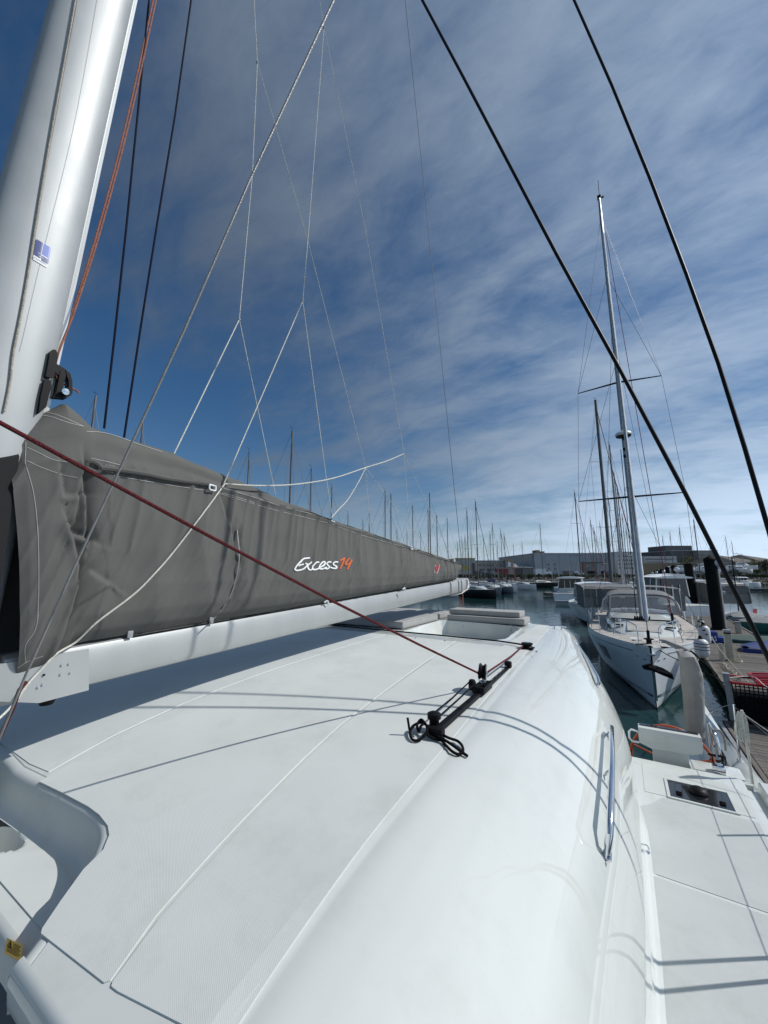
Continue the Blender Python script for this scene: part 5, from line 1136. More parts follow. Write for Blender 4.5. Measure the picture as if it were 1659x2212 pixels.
# blue boarding steps marked GAS
gs = at_z(1521, 1402, .5); 
STEPS = empty('boarding_steps', (gs.x, gs.y, .5), 'blue plastic boarding steps on the pontoon beside the yacht\'s quarter', 'steps')
gx, gy = gs.x-.10, gs.y+1.2
gl_ = at_z(1513, 1387, .5); gx, gy = gl_.x, gl_.y
for k, (w2, h2) in enumerate(((1.02, .26), (.68, .50), (.34, .75))): MB().box((gx+w2/2, gy+.31+.002*k, .5+h2/2), (w2, .62-.004*k, h2), bev=.02).build('step', BLUES, STEPS, smooth=True)
vs, fs = text_mesh('GAS'); MB().add([(gx+.26+.36*u, gy-.006, .60+.22*v) for u, v in vs], fs).build('lettering', MARK_WHITE, STEPS)
# service pedestals on the pontoon
def pedestal(p, h, label, w_=.24):
    t_ = empty('service_pedestal', (p.x, p.y, .5), label, 'pedestal', 'service pedestals along the pontoon')
    MB().box((p.x, p.y, .5+h*.44), (w_, w_*.8, h*.88), bev=.03).build('pedestal_body', IVORY, t_, smooth=True)
    MB().box((p.x, p.y, .5+h*.90), (w_*.86, w_*.7, h*.06)).build('pedestal_band', BLACK, t_)
    MB().box((p.x, p.y, .5+h*.965), (w_, w_*.82, h*.09), bev=.02).build('pedestal_head', mat('pedestal_grey', (.33, .34, .35), .5), t_, smooth=True)
    return t_
p_ = at_z(1578, 1427, .5); PD = pedestal(p_, 1.12, 'ivory service pedestal on the near pontoon edge with a hose at its foot', .22)
tp_ = p_+Vector((-.28, -.25, 0)); MB().box(tp_+Vector((0, 0, .32)), (.14, .12, .64), bev=.02).build('tap_stand', IVORY, PD, smooth=True); MB().tube([tp_+Vector((-.14, 0, .55)), tp_+Vector((.18, 0, .55))], .018, 6).build('tap', GALV, PD)
solo('hose', MB().tube(smoothline([p_+Vector((-.1, -.2, .02)), p_+Vector((.25, -.22, .02)), p_+Vector((.33, .05, .03)), p_+Vector((.24, .12, .25)), p_+Vector((.17, .02, .55))], 5), .018, 6), mat('cream_hose', (.5, .48, .28), .5), 'pale yellow hose looped round the foot of the near pedestal', 'hose')
pedestal(at_z(1596, 1368, .5), .62, 'grey-topped service pedestal beyond the big capped pile, at the right edge')
# mooring lines along the pontoon edge
tn = MB()
for k in range(9): tn.tube(smoothline([(2.78+.10*rnd.random(), 16.2+.28*k, .53), (2.70+.2*rnd.random(), 16.4+.28*k, .62), (2.86+.1*rnd.random(), 16.6+.28*k, .53), (2.72, 16.75+.28*k, .54)], 4), .016, 5)
solo('rope_heap', tn, ROPET, 'pale mooring rope heaped along the pontoon edge behind the fenders', 'rope')
line('mooring_line', [(2.62, 20.0, 1.62), (2.75, 18.0, 1.05), (2.95, 15.9, .56)], .014, ROPET, 'pale mooring line from the yacht down to the pontoon by the fenders', 'rope')
line('mooring_line', [(NX+.3, 14.3, 1.6), (2.0, 13.6, 1.45)], .001, ROPEB, 'x', 'x') if False else None
line('mooring_line', [(NX+.15, 14.25, 1.62), (NX+.45, 13.7, 1.48), (1.75, 12.6, 1.30), at_y(1500, 1412, 6.9)], .012, ROPEB, 'black bow line running from the yacht towards the canvas sleeve', 'rope')
line('mooring_line', [(2.0, 15.6, .75), (2.55, 14.3, .55), (2.70, 13.9, .53)], .016, ROPEB, 'black line between banded fender and pontoon cleat', 'rope')
solo('dock_cleat', MB().box((2.78, 13.85, .535), (.16, .30, .05), bev=.015).tube([(2.78, 13.62, .60), (2.78, 14.08, .60)], .03, 8), BLACK, 'black dock cleat on the pontoon edge near the banded fender', 'cleat')
# piles and lamps
def pile(px, py, wpx, capy, label, sheath=True, cap=True):
    b_ = at_z(px, py, .5); d_ = -SY_*b_.x+CY_*b_.y; r_ = .5*wpx*d_/831*.93
    tp = at_d(px, capy, d_); H = tp.z
    t_ = empty('mooring_pile', (b_.x, b_.y, 0), label, 'pile', 'tarred mooring piles along the pontoon')
    MB().lathe((b_.x, b_.y, -.5), [(r_, 0), (r_*1.0, H*.5), (r_*.99, H+.45-(r_*.9 if cap else 0))], 22).build('pile_shaft', PILEM, t_, smooth=True)
    if cap: MB().lathe((b_.x, b_.y, H), [(r_*1.07, -r_*.9-.06), (r_*1.10, -r_*.9), (r_*1.08, -r_*.82), (.01, 0)], 22).build('pile_cap', PILEM, t_, smooth=True)
    MB().lathe((b_.x, b_.y, .50), [(r_*1.18, 0), (r_*1.18, .10)], 18).build('pile_guide', BLACK, t_)
    if sheath: MB().tube([(b_.x+r_*1.06, b_.y+.05, .5), (b_.x+r_*1.06, b_.y+.05, H-.9)], r_*.16, 8).build('guide_pipe', GALV, t_, smooth=True)
    return b_, r_, H, d_
def lamp(px, py, gpx, gpy, gr_, label, d_=None):
    b_ = at_z(px, py, .5); d_ = -SY_*b_.x+CY_*b_.y; g_c = at_d(gpx, gpy, d_); r_ = gr_*d_/831
    t_ = empty('lamp_post', (b_.x, b_.y, .5), label, 'lamp post', 'globe lamps along the pontoon')
    MB().tube([(b_.x, b_.y, .5), (b_.x, b_.y, g_c.z-r_)], .055, 10).build('lamp_pole', GALV, t_, smooth=True)
    prof = [(max(.001, r_*math.sin(math.pi*k/10)), -r_*math.cos(math.pi*k/10)) for k in range(11)]
    MB().lathe((b_.x, b_.y, g_c.z), prof, 18).build('lamp_globe', mat('lamp_globe_glass', (.5, .53, .56), .12, coat=.6), t_, smooth=True)
    MB().lathe((b_.x, b_.y, g_c.z-r_-.03), [(.09, -.04), (.12, 0), (.10, .06)], 14).build('globe_collar', GALV, t_, smooth=True)
pile(1553, 1360, 24, 1199, 'large tarred pile with cone cap nearest us on the pontoon')
pile(1499, 1320, 17, 1216, 'thick black pile without a cap, next behind the largest one', cap=False)
pile(1465, 1302, 12.5, 1219, 'capped black pile between the uncapped pile and the distant cluster')
pile(1447, 1278, 8.5, 1223, 'slimmer capped pile, second behind the uncapped one')
pile(1434, 1272, 8.5, 1227, 'distant capped pile, left neighbour of the slim one', sheath=False)
pile(1425, 1270, 8, 1230, 'distant capped pile, second from the far end of the pontoon', sheath=False)
pile(1417, 1268, 7.5, 1233, 'farthest capped pile at the left end of the row', sheath=False)
lamp(1567, 1361, 1557, 1215.5, 9.5, 'globe lamp on a galvanised post beside the largest pile')
lamp(1470, 1303, 1467.5, 1230, 5.2, 'globe lamp standing beside the third pile')
lamp(1438, 1273, 1436.5, 1235.5, 3.4, 'globe lamp standing before the distant slim pile')
lamp(1422, 1271, 1420.4, 1237, 2.6, 'small distant globe lamp right of the farthest pile')
lamp(1413, 1270, 1412, 1238, 2.3, 'smallest globe lamp, left of the farthest pile')
# ================================================================ far boats, basin edge and buildings
def CF(xc, d, z=0.0): return Vector((CY_*xc-SY_*d, SY_*xc+CY_*d, z))
def gx_(px, d): return (px-829.5)/831.0*(d*CP)           # sideways offset of a far point at eye height
def place(px, d, z=0.0): p_ = at_d(px, 1240, d); return Vector((p_.x, p_.y, z))
def inplace(t_, rz_): t_.rotation_euler = (0, 0, rz_)
def sailboat(px, d, top_px, top_py, head, label, hullm=WHITE, mastm=FARMAST, cover=None, L_=None, spr=1, heavy=1.0, backstay=True, headm=None, rake=.0, cover_r=.18):
    tpz = at_d(top_px, top_py, d).z; Hm = tpz-1.2; L_ = L_ or max(7.5, min(14, Hm*.68)); B = L_*.155; F = .95+.03*L_
    p_ = place(px, d); t_ = empty('sailing_boat', p_, label, 'sailing boat'); hb_, sh_f, pt_ = hullshape(L_, B, F, .85, .5, rev=-.35)
    def S(mb): mb.v = [tuple(Vector(v)-Vector((0, L_*.42, 0))) for v in mb.v]; return mb
    h_ = S(hull_mb(pt_, 10, 5)).build('hull', hullm, t_, smooth=True, local=True); S(deck_mb(pt_, 8, .03)).build('deck', GELM, t_, local=True)
    cb = S(loft(cabin_secs([(L_*.24, B*.25, F, F+.12, .02), (L_*.32, B*.5, F, F+.30, .04), (L_*.45, B*.58, F, F+.42, .05), (L_*.62, B*.58, F, F+.45, .05)]))).build('cabin', GEL, t_, smooth=True, local=True, sharp=35)
    for s_ in (-1, 1): S(MB().box((s_*B*.565, L_*.48, F+.22), (.03, L_*.2, .14))).build('cabin_window', DGLASS, cb, local=True)
    r_ = .078*heavy*(Hm/14)
    tilt_ = (at_d(top_px, top_py, d)-at_d(px, 1240, d)); tx = 0
    M = lambda z: Vector((0, rake*(z-1)*.02, z))
    MB().tube([M(1.2), M(Hm*.6), M(tpz)], r_, 8, r2=r_*.8).build('mast', mastm, t_, smooth=True, local=True)
    MB().tube([M(tpz), M(tpz)+Vector((0, .25, .45))], .012, 4).tube([M(tpz)+Vector((-.22, .1, .28)), M(tpz)+Vector((.22, .1, .28))], .018, 4).build('wind_vane', DARKH, t_, local=True)
    by = L_*.36; MB().tube([(0, .1, 2.1), (0, by, 2.0)], .07, 6).build('boom', mastm, t_, local=True)
    if cover:
        rr = [[Vector((math.cos(a_)*cover_r*(1.25-.6*k/6)*(1+.2*noise.noise(Vector((k, a_, px)))), .05+by*k/6, 2.22+math.sin(a_)*cover_r*1.5*(1.25-.6*k/6))) for a_ in np.linspace(0, 2*math.pi, 9)[:-1]] for k in range(7)]
        loft(rr).build('boom_cover', cover, t_, smooth=True, local=True)
    wr = .012
    MB().tube([(0, -L_*.41, F+.1), M(tpz*.96)], (.035 if headm else wr)*1.0, 5).build('furled_headsail' if headm else 'forestay', headm or FARWIRE, t_, local=True)
    if backstay: MB().tube([(0, L_*.57, F), M(tpz)], wr, 4).build('backstay', FARWIRE, t_, local=True)
    for k in range(spr):
        zs = 1.2+(Hm)*((k+1)/(spr+1))
        for s_ in (-1, 1): MB().tube([M(zs), M(zs)+Vector((s_*B*.55, .1, .05))], .022, 5).build('spreader', mastm, t_, local=True)
    for s_ in (-1, 1):
        ws = [Vector((s_*B*.85, .15, F))]+[M(1.2+Hm*((k+1)/(spr+1)))+Vector((s_*B*.55, .1, .05)) for k in range(spr)]+[M(tpz*.97)]
        MB().tube(ws, wr, 4).build('shroud', FARWIRE, t_, local=True)
        MB().tube([Vector((s_*B*.8, .0, F)), M(1.2+Hm*.5)], wr, 4).build('lower_shroud', FARWIRE, t_, local=True)
        MB().tube([(s_*B*.2, -L_*.40, F+.55), (s_*B*.75, -L_*.2, F+.6), (s_*B*.95, L_*.1, F+.55), (s_*B*.85, L_*.55, F+.55)], .011, 4).build('guard_rail', GALV, t_, local=True)
    inplace(t_, head); return t_
def hd(deg): return YAW+math.radians(deg)     # 0: bow towards the camera
LB_ = [  # mast foot px, distance, top px, top py, heading, label, extras
 (160, 31, 158, 855, 80, 'boat hidden behind the sail cover, its mast top beside the black headboard', dict(heavy=1.1)),
 (276, 34, 274, 915, 80, 'boat whose mast top pokes out under the right navy line', {}),
 (524, 37, 526, 974, 80, 'boat with a lone pale mast left of the tallest one above the cover', dict(heavy=1.0, spr=2)),
 (620, 31, 626, 930, 80, 'boat with the tall dark mast rising above the middle of the cover', dict(heavy=1.25, spr=2)),
 (666, 39, 669, 1011, 80, 'boat with a mast just right of the tall dark one', {}),
 (713, 44, 714, 1051, 80, 'boat with its mast right behind the second white clip', {}),
 (750, 60, 751, 1109, 80, 'boat with a short mast tip showing right of the second clip', {}),
 (783, 68, 784, 1124, 75, 'boat with the shortest mast tip above the cover', {}),
 (797, 60, 799, 1109, 75, 'boat with a thin mast left of a close pair of masts', {}),
 (832, 50, 833, 1060, 78, 'boat with the left mast of the close tall pair', dict(spr=2)),
 (845, 52, 847, 1067, 78, 'boat with the right mast of the close tall pair', dict(heavy=1.1)),
 (858, 74, 857, 1143, 70, 'boat far back with a low pale mast between two taller ones', {}),
 (880, 76, 881, 1147, 70, 'boat far back with a low mast left of the third clip', {}),
 (893, 64, 893, 1092, 75, 'boat with its dark mast directly behind the third clip', {}),
 (910, 80, 910, 1153, 70, 'boat far back with a low mast right of the third clip', {}),
 (927, 68, 927, 1101, 75, 'boat with the shorter mast of two standing almost together near the emblem', dict(spr=2)),
 (931, 63, 930, 1065, 75, 'boat with the taller mast of two standing almost together near the emblem', dict(spr=1, heavy=1.1)),
 (946, 66, 948, 1113, 72, 'boat with the dark-topped mast just behind the cover\'s aft part', dict(heavy=1.1)),
 (969, 68, 969, 1119, 72, 'boat with a pale mast above the last clip of the cover', {}),
 (990, 80, 987, 1171, 70, 'boat with a low mast just past the end of the cover', {}),
 (1000, 78, 995, 1162, 30, 'white boat with a thin mast, left end of the moored row past the boom', dict()),
 (1007, 80, 1007, 1157, 20, 'white boat with a thin mast second in the moored row', dict()),
 (1013, 62, 1010, 1102, 28, 'white boat with a tall grey mast left of the black hulled one', dict(heavy=1.1)),
 (1033, 60, 1021, 1083, 24, 'black hulled boat with the tallest mast of the moored row', dict(hullm=DARKH, heavy=1.1, headm=DARKH)),
 (1062, 68, 1058, 1152, 12, 'pale grey boat bow towards us beside the black hulled one', dict(hullm=GREYH)),
 (1068, 70, 1065, 1132, 10, 'navy hulled boat in the middle of the moored row', dict(hullm=NAVY, spr=2, cover=BLUEF)),
 (1086, 73, 1085, 1144, 14, 'grey hulled boat right of the navy one', dict(hullm=GREYH, headm=DARKH)),
 (1093, 76, 1092, 1152, 20, 'white boat with a white transom near the end of the moored row', dict(headm=REDF)),
 (1131, 86, 1131, 1172, 30, 'white boat alone at the right end of the moored row', {}),
 (1173, 100, 1167, 1132, 88, 'slim racing boat with a tall dark mast before the warehouse corner', dict(hullm=DARKH, spr=2, heavy=1.0, headm=None)),
 (1255, 62, 1244, 1063, 5, 'boat with an orange furled headsail at the warehouse door', dict(spr=2, heavy=1.1, cover=mat('white_cover', (.5, .52, .54), .8), cover_r=.26, headm=REDF)),
 (1285, 70, 1277, 1122, 5, 'boat with a red furled headsail left of the short red one', dict(headm=REDF, cover=CANV, cover_r=.24)),
 (1291, 74, 1287, 1138, 5, 'boat with the shorter red furled headsail', dict(headm=REDF, cover=CANV)),
 (1320, 43, 1297, 864, 0, 'boat with the tall brown mast left of the yacht\'s mast', dict(spr=2, heavy=1.5, cover=CANV, cover_r=.3, L_=13, headm=REDF)),
 (1343, 50, 1325, 960, 0, 'boat with a bright slim mast between the brown mast and the yacht', dict(spr=2, heavy=1.2, mastm=GALV, cover=CANV, L_=12)),
 (1347, 56, 1334, 1021, 0, 'boat with a silver mast third from the brown one', dict(spr=2, mastm=GALV, L_=12)),
 (1351, 62, 1339, 1049, 0, 'boat with a red-trimmed mast close to the yacht\'s mast', dict(spr=2, headm=REDF, L_=11)),
 (1356, 70, 1346, 1109, 0, 'boat with the lowest mast in the cluster left of the yacht\'s mast', dict(L_=10)),
 (1479, 70, 1473, 1139, 185, 'boat with a dark backstay and grey mast above the uncapped pile', dict()),
 (1513, 58, 1497, 1122, 185, 'boat with the leaning grey mast between uncapped and largest pile', dict(heavy=1.3)),
 (1541, 96, 1536, 1164, 60, 'boat with a thin far mast just left of the largest pile', dict()),
 (1578, 96, 1572, 1160, 70, 'boat with a far slim mast right of the largest pile, the taller of two', dict(spr=2)),
 (1590, 98, 1585, 1170, 70, 'boat with a far slim mast left of the pyramid roof, the shorter of two', dict()),
]
LB_ += [
 (1020, 92, 1018, 1150, 60, 'boat far behind the moored row with a thin mast left of the black hulled boat', dict(L_=9)),
 (1047, 94, 1045, 1161, 60, 'boat far behind the row, its low mast right of the black hulled boat', dict(L_=9)),
 (1077, 95, 1075, 1167, 65, 'boat far behind the row, its low mast between the navy and grey boats', dict(L_=9)),
 (1112, 97, 1110, 1176, 65, 'boat far back with a short mast beside the lone white boat', dict(L_=8)),
 (1268, 92, 1262, 1150, 10, 'boat far back with a thin mast before the warehouse doorway\'s left half', dict(L_=10, spr=2)),
 (1305, 84, 1298, 1128, 5, 'boat far back with a pale mast just left of the brown mast', dict(L_=10, spr=2, mastm=GALV)),
 (1329, 76, 1318, 1075, 0, 'boat with a thin mast close on the right of the brown mast', dict(L_=11, spr=2)),
 (1362, 86, 1353, 1140, 0, 'boat far back with a low pale mast touching the yacht\'s mast on its left', dict(L_=10, mastm=GALV)),
 (1440, 90, 1434, 1158, 185, 'boat far back with a thin mast above the slim distant pile', dict(L_=9)),
 (1457, 84, 1450, 1150, 185, 'boat far back with a thin mast left of the third pile', dict(L_=9)),
]
for (px, d, tx_, ty_, h_, lab, kw) in LB_: sailboat(px, d, tx_, ty_, hd(h_), lab, **kw)
# motor cruisers behind the yacht
def cruiser(px, d, head, label, L_=9.5, B=1.65, hullm=WHITE, roof=WHITE, canopy=True, z_=2.9):
    t_ = empty('motor_cruiser', place(px, d), label, 'motor boat'); hb_, sf, pt_ = hullshape(L_, B, 1.25, .95, .4)
    hull_mb(pt_, 14, 6).build('hull', hullm, t_, smooth=True, local=True); deck_mb(pt_, 12, .03).build('deck', GELM, t_, local=True)
    c0_ = loft(cabin_secs([(L_*.28, B*.35, 1.2, 1.5, .03), (L_*.36, B*.72, 1.2, 1.65, .04), (L_*.40, B*.78, 1.2, 1.8, .04), (L_*.72, B*.82, 1.15, 1.8, .04)])).build('cabin', GEL, t_, smooth=True, local=True, sharp=35)
    loft([[(s_x, y, zz) for s_x, zz in ((-w_, 1.78), (-w_*.86, z_-.12), (w_*.86, z_-.12), (w_, 1.78))] for y, w_ in ((L_*.42, B*.76), (L_*.47, B*.80), (L_*.71, B*.80))]).build('wheelhouse_glass', DGLASS, t_, local=True)
    for y in (L_*.42+.12, L_*.55, L_*.64, L_*.71):
        for s_ in (-1, 1): MB().tube([(s_*B*.80, y, 1.76), (s_*B*.70, y+.02, z_-.08)], .045, 6).build('window_pillar', WHITE, t_, local=True)
    for sx in (-.36, .0, .36): MB().box((sx*B, L_*.715, 2.28), (.05, .05, .95)).build('window_pillar', WHITE, t_, local=True)
    loft([[(-w_, y, z), (-w_*.6, y, z+.10), (0, y, z+.14), (w_*.6, y, z+.10), (w_, y, z), (w_*.9, y, z-.09), (-w_*.9, y, z-.09)] for y, w_, z in ((L_*.38, B*.5, z_-.10), (L_*.42, B*.75, z_-.04), (L_*.6, B*.9, z_), (L_*.76, B*.88, z_-.02))]).build('cabin_roof', roof, t_, smooth=True, local=True, sharp=50)
    MB().box((0, L_+.25, .42), (B*1.7, .6, .10), bev=.03).build('swim_platform', WHITE, t_, local=True)
    for s_ in (-1, 1): MB().tube([(s_*B*.3, .3, 2.0), (s_*B*.8, L_*.15, 2.0), (s_*B*.97, L_*.5, 1.95)], .016, 5).build('guard_rail', CHROME, t_, local=True)
    if canopy:
        cz = z_-.05
        for s_ in (-1, 1):
            o_ = [(s_*B*.94, L_*.74, 1.3), (s_*B*.94, L_*.74, cz), (s_*B*.94, L_*.90, cz-.05), (s_*B*.94, L_*.98, cz-.35), (s_*B*.94, L_*1.0, 1.3)]
            MB().prism(o_, (s_*.03, 0, 0)).build('canopy_side', GREYC, t_, local=True)
        MB().prism([(-B*.94, L_*.985, 1.25), (B*.94, L_*.985, 1.25), (B*.94, L_*.985, 2.0), (-B*.94, L_*.985, 2.0)], (0, .03, 0)).build('canopy_back', GREYC, t_, local=True)
        MB().grid([[(x*B*.9, L_*.985+.01, z) for x in (-1, 0, 1)] for z in (2.0, cz-.2)]).build('canopy_window', CLEARV, t_, local=True)
        MB().grid([[(x*B*.95, y, z) for x in (-1, 0, 1)] for y, z in ((L_*.74, cz+.02), (L_*.9, cz-.02), (L_*.985, cz-.25))]).build('canopy_top', GREYC, t_, local=True)
        MB().tube([(-B*.94, L_*1.0, 1.3), (-B*.94, L_*.99, cz-.3), (-B*.9, L_*.95, cz-.1), (B*.9, L_*.95, cz-.1), (B*.94, L_*.99, cz-.3), (B*.94, L_*1.0, 1.3)], .03, 6).build('canopy_bow', GALV, t_, local=True)
    MB().box((B*.4, L_*.992, .95), (.45, .03, .22)).build('name_plate', DGLASS, t_, local=True)
    inplace(t_, head); return t_
cruiser(1252, 37.5, hd(180-16), 'motor cruiser with dark grey canvas cockpit enclosure, stern to us left of the yacht', L_=9.8, B=1.75, hullm=GREYH)
cruiser(1240, 56, hd(150), 'motor cruiser with long white roof and dark windows behind the canvas-covered one', L_=10.5, B=1.8, canopy=False, z_=3.1)
cruiser(1338, 40, hd(180), 'motor cruiser with white flat roof just behind the yacht\'s sprayhood', L_=10, B=1.75, canopy=False, z_=3.4)
cruiser(1378, 47, hd(172), 'white motor cruiser half hidden right of the yacht\'s mast', L_=10, B=1.75, canopy=False, z_=3.5)
cruiser(1412, 41, hd(180), 'motor cruiser with grey cockpit canvas right of the yacht\'s sprayhood', L_=9, B=1.6, canopy=True, z_=3.0)
cruiser(1640, 97, hd(70), 'small white cabin boat alone before the rocks at the right', L_=6.5, B=1.15, canopy=False, z_=2.5)
cruiser(1606, 100, hd(80), 'low white motorboat beside the cabin boat at the right', L_=8, B=1.2, canopy=False, z_=2.0)
cruiser(1524, 99, hd(75), 'small white motorboat between the uncapped and the largest pile', L_=7, B=1.2, canopy=False, z_=2.3)
cruiser(1040, 66, hd(55), 'white motorboat with a curved cabin roof in front of the black hulled boat', L_=10, B=1.7, canopy=False, z_=2.7)
# ---------------- small craft on the right of the pontoon
def dinghy(px, py, L_, B, head, hullm, coverm, label, tent=.35, mast=None):
    b_ = at_z(px, py, .35); t_ = empty('dinghy', (b_.x, b_.y, 0), label, 'dinghy'); hb_, sf, pt_ = hullshape(L_, B, .62, .8, .45)
    def S(mb): mb.v = [tuple(Vector(v)-Vector((0, L_*.5, 0))) for v in mb.v]; return mb
    S(hull_mb(pt_, 12, 6)).build('hull', hullm, t_, smooth=True, local=True)
    rows = []
    for i in range(13):
        t = .03+.95*i/12; a_ = pt_(t, 1, 1); hh_ = tent*math.sin(math.pi*min(1, t*1.15))**.7 if tent > 0 else 0
        rows.append([Vector((x*(a_.x+.03), a_.y, a_.z+.02+hh_*(1-abs(x))**.9+.03*noise.noise(Vector((x*3, i, px))))) for x in (-1, -.6, -.3, 0, .3, .6, 1)])
    S(MB().grid(rows)).build('boat_cover', coverm, t_, smooth=True, local=True)
    S(MB().tube([(s.x, s.y, s.z) for s in [pt_(t, 1, 1)+Vector((.02, 0, 0)) for t in np.linspace(.02, 1, 12)]], .022, 6).tube([(s.x, s.y, s.z) for s in [pt_(t, 1, -1)-Vector((.02, 0, 0)) for t in np.linspace(.02, 1, 12)]], .022, 6)).build('rubbing_strake', GALV, t_, local=True)
    if mast: MB().tube([(0, -L_*.15, .6), (0, -L_*.13, mast)], .04, 8).build('mast', BLKALU, t_, local=True); MB().tube([(0, -L_*.48, .7), (0, -L_*.13, mast*.9)], .006, 4).build('forestay', WIRE, t_, local=True)
    inplace(t_, head); return t_
GREYF = mat('grey_boat_cover', (.17, .18, .18), .85, var=.2, vscale=3, bump=.3, bscale=20)
dinghy(1668, 1352, 5.2, .95, -.9, GREENH, GREYF, 'green hulled dinghy with a grey cover at the right edge', .3, None)
dinghy(1640, 1392, 4.6, .85, -1.1, GREENH, mat('dark_green_cover', (.04, .07, .06), .8, var=.2), 'low dark green dinghy moored beside the pontoon pedestal', .12)
dinghy(1694, 1412, 4.4, .9, -.8, BLUES, BLUEF, 'dinghy under a blue cover at the right edge beside the black shroud', .3)
dinghy(1607, 1338, 4.8, .9, -.5, GREYH, GREYF, 'grey covered dinghy with a thin black mast beyond the largest pile', .35, 4.9)
dinghy(1585, 1322, 4.6, .85, -.6, REDF, mat('dark_red_cover', (.10, .015, .018), .8), 'dinghy with a dark red cover right behind the largest pile', .4)
dinghy(1524, 1313, 4.6, .9, -1.0, REDF, mat('black_white_cover', (.03, .03, .032), .7), 'small boat with a peaked black cover and reddish hull between the two big piles', .55)
dinghy(1515, 1290, 4.2, .8, -1.2, GREENH, GREENH, 'small green boat behind the peaked one', .3)
dinghy(1484, 1290, 4.4, .8, -.3, WHITE, WHITE, 'small white covered boat beside the third pile', .5)
by_ = at_z(1524, 1290, .4); solo('buoy', MB().lathe(by_, [(max(.001, .32*math.sin(math.pi*k/8)), .32-.32*math.cos(math.pi*k/8)) for k in range(9)], 14).tube([by_+Vector((0, 0, .6)), by_+Vector((0, 0, .75))], .04, 6), YBUOY, 'round yellow buoy floating between the two big piles', 'buoy')
by_ = at_z(1537, 1297, .5); solo('fuel_can', MB().box(by_+Vector((0, 0, .3)), (.45, .3, .55), bev=.06).tube([by_+Vector((-.1, 0, .6)), by_+Vector((.1, 0, .66))], .04, 6), mat('orange_can', (.45, .07, .03), .5), 'orange-red container behind the peaked boat', 'container')
# dark floating breakwater pontoon right of the piles and the one at the left row
def strip(px0, px1, d, w_, z, h, m_, name, lab):
    a_, c_ = gx_(px0, d), gx_(px1, d); t_ = MB().prism([CF(a_, d, z), CF(c_, d, z), CF(c_, d+w_, z), CF(a_, d+w_, z)], (0, 0, -h)); return solo(name, t_, m_, lab, 'pontoon', smooth=False)
strip(1572, 1720, 78, 2.2, .55, .5, mat('dark_pontoon', (.03, .03, .032), .7, var=.2), 'floating_pontoon', 'dark floating pontoon stretching off to the right edge')
strip(1448, 1548, 66, 2.0, .5, .45, mat('green_grey_pontoon', (.05, .07, .065), .7, var=.2), 'floating_pontoon', 'grey-green floating pontoon crossing behind the uncapped pile')
strip(1145, 1240, 108, 2.2, .6, .5, PILEM, 'floating_pontoon', 'low dark floating pontoon in front of the warehouse')
strip(980, 1150, 96, 2.2, .6, .5, GALV, 'floating_pontoon', 'pale walkway pontoon behind the moored row at the left')
strip(1180, 1345, 62, 1.8, .55, .45, PLK[1], 'floating_pontoon', 'timber pontoon behind the canvas-covered cruiser')
# channel poles on that pontoon
for px, d, tp_, lab in ((1193, 108, 1231, 'thin grey pole on the warehouse pontoon, left one'), (1207, 92, 1236, 'short pale pole right of the thin grey pole'), (1231, 84, 1230, 'pale pole with a bird on its top near the orange headsail')):
    p_ = place(px, d); H = at_d(px, tp_-2, d).z; solo('pole', MB().tube([p_, p_+Vector((0, 0, H))], .09, 8).lathe(p_+Vector((0, 0, H)), [(.12, -.1), (.12, 0), (.001, .1)], 8), GALV, lab, 'pole')
# ---------------- land, rock bank
LZ = 2.7
land = MB().add([CF(-400, 124, LZ), CF(600, 124, LZ), CF(1400, 2400, LZ), CF(-1400, 2400, LZ)], [(0, 1, 2, 3)]); land.add([CF(-400, 124, LZ), CF(600, 124, LZ), CF(600, 117, -1), CF(-400, 117, -1)], [(0, 1, 2, 3)])
tag(land.build('quay_ground', mat('ground_dust', (.16, .15, .13), .95, var=.2, vscale=.05)), kind='structure')
rk = MB(); rr = random.Random(5)
ico = [(0, 0, 1), (.89, 0, .45), (.28, .85, .45), (-.72, .53, .45), (-.72, -.53, .45), (.28, -.85, .45), (.72, .53, -.45), (-.28, .85, -.45), (-.89, 0, -.45), (-.28, -.85, -.45), (.72, -.53, -.45), (0, 0, -1)]
icf = [(0,1,2),(0,2,3),(0,3,4),(0,4,5),(0,5,1),(1,6,2),(2,7,3),(3,8,4),(4,9,5),(5,10,1),(6,7,2),(7,8,3),(8,9,4),(9,10,5),(10,6,1),(11,7,6),(11,8,7),(11,9,8),(11,10,9),(11,6,10)]
for k in range(3600):
    xc = rr.uniform(20, 175) if k % 6 else rr.uniform(-60, 20); t = rr.random(); d = 116.5+7.5*t; s_ = rr.uniform(.3, .85)
    R3 = Matrix.Rotation(rr.uniform(0, 6), 3, 'Z') @ Matrix.Rotation(rr.uniform(0, 3), 3, 'X'); c_ = CF(xc, d, -.2+(LZ+.15)*t)
    rk.add([c_+R3 @ Vector((v[0]*s_*rr.uniform(.8, 1.3), v[1]*s_, v[2]*s_*.75)) for v in ico], icf)
tag(rk.build('bank_rocks', mat('bank_rock', (.075, .068, .055), .9, var=.5, vscale=.8)), kind='stuff', label='dark rubble bank along the far side of the basin')
# grass and scrub on the bank
sc = MB()
for k in range(2600):
    xc = rr.uniform(22, 170); d = rr.uniform(121, 125.5); h = rr.uniform(.3, .9); c_ = CF(xc, d, LZ-.3)
    for j in range(3):
        a_ = rr.uniform(0, 6.3); v = Vector((math.cos(a_)*.35, math.sin(a_)*.35, 0)); sc.add([c_-v, c_+v, c_+v*.4+Vector((rr.uniform(-.2, .2), 0, h))], [(0, 1, 2)])
tag(sc.build('bank_scrub', mat('scrub_green', (.045, .06, .022), .9, var=.5, vscale=.5)), kind='stuff', label='low scrub along the top of the rubble bank')
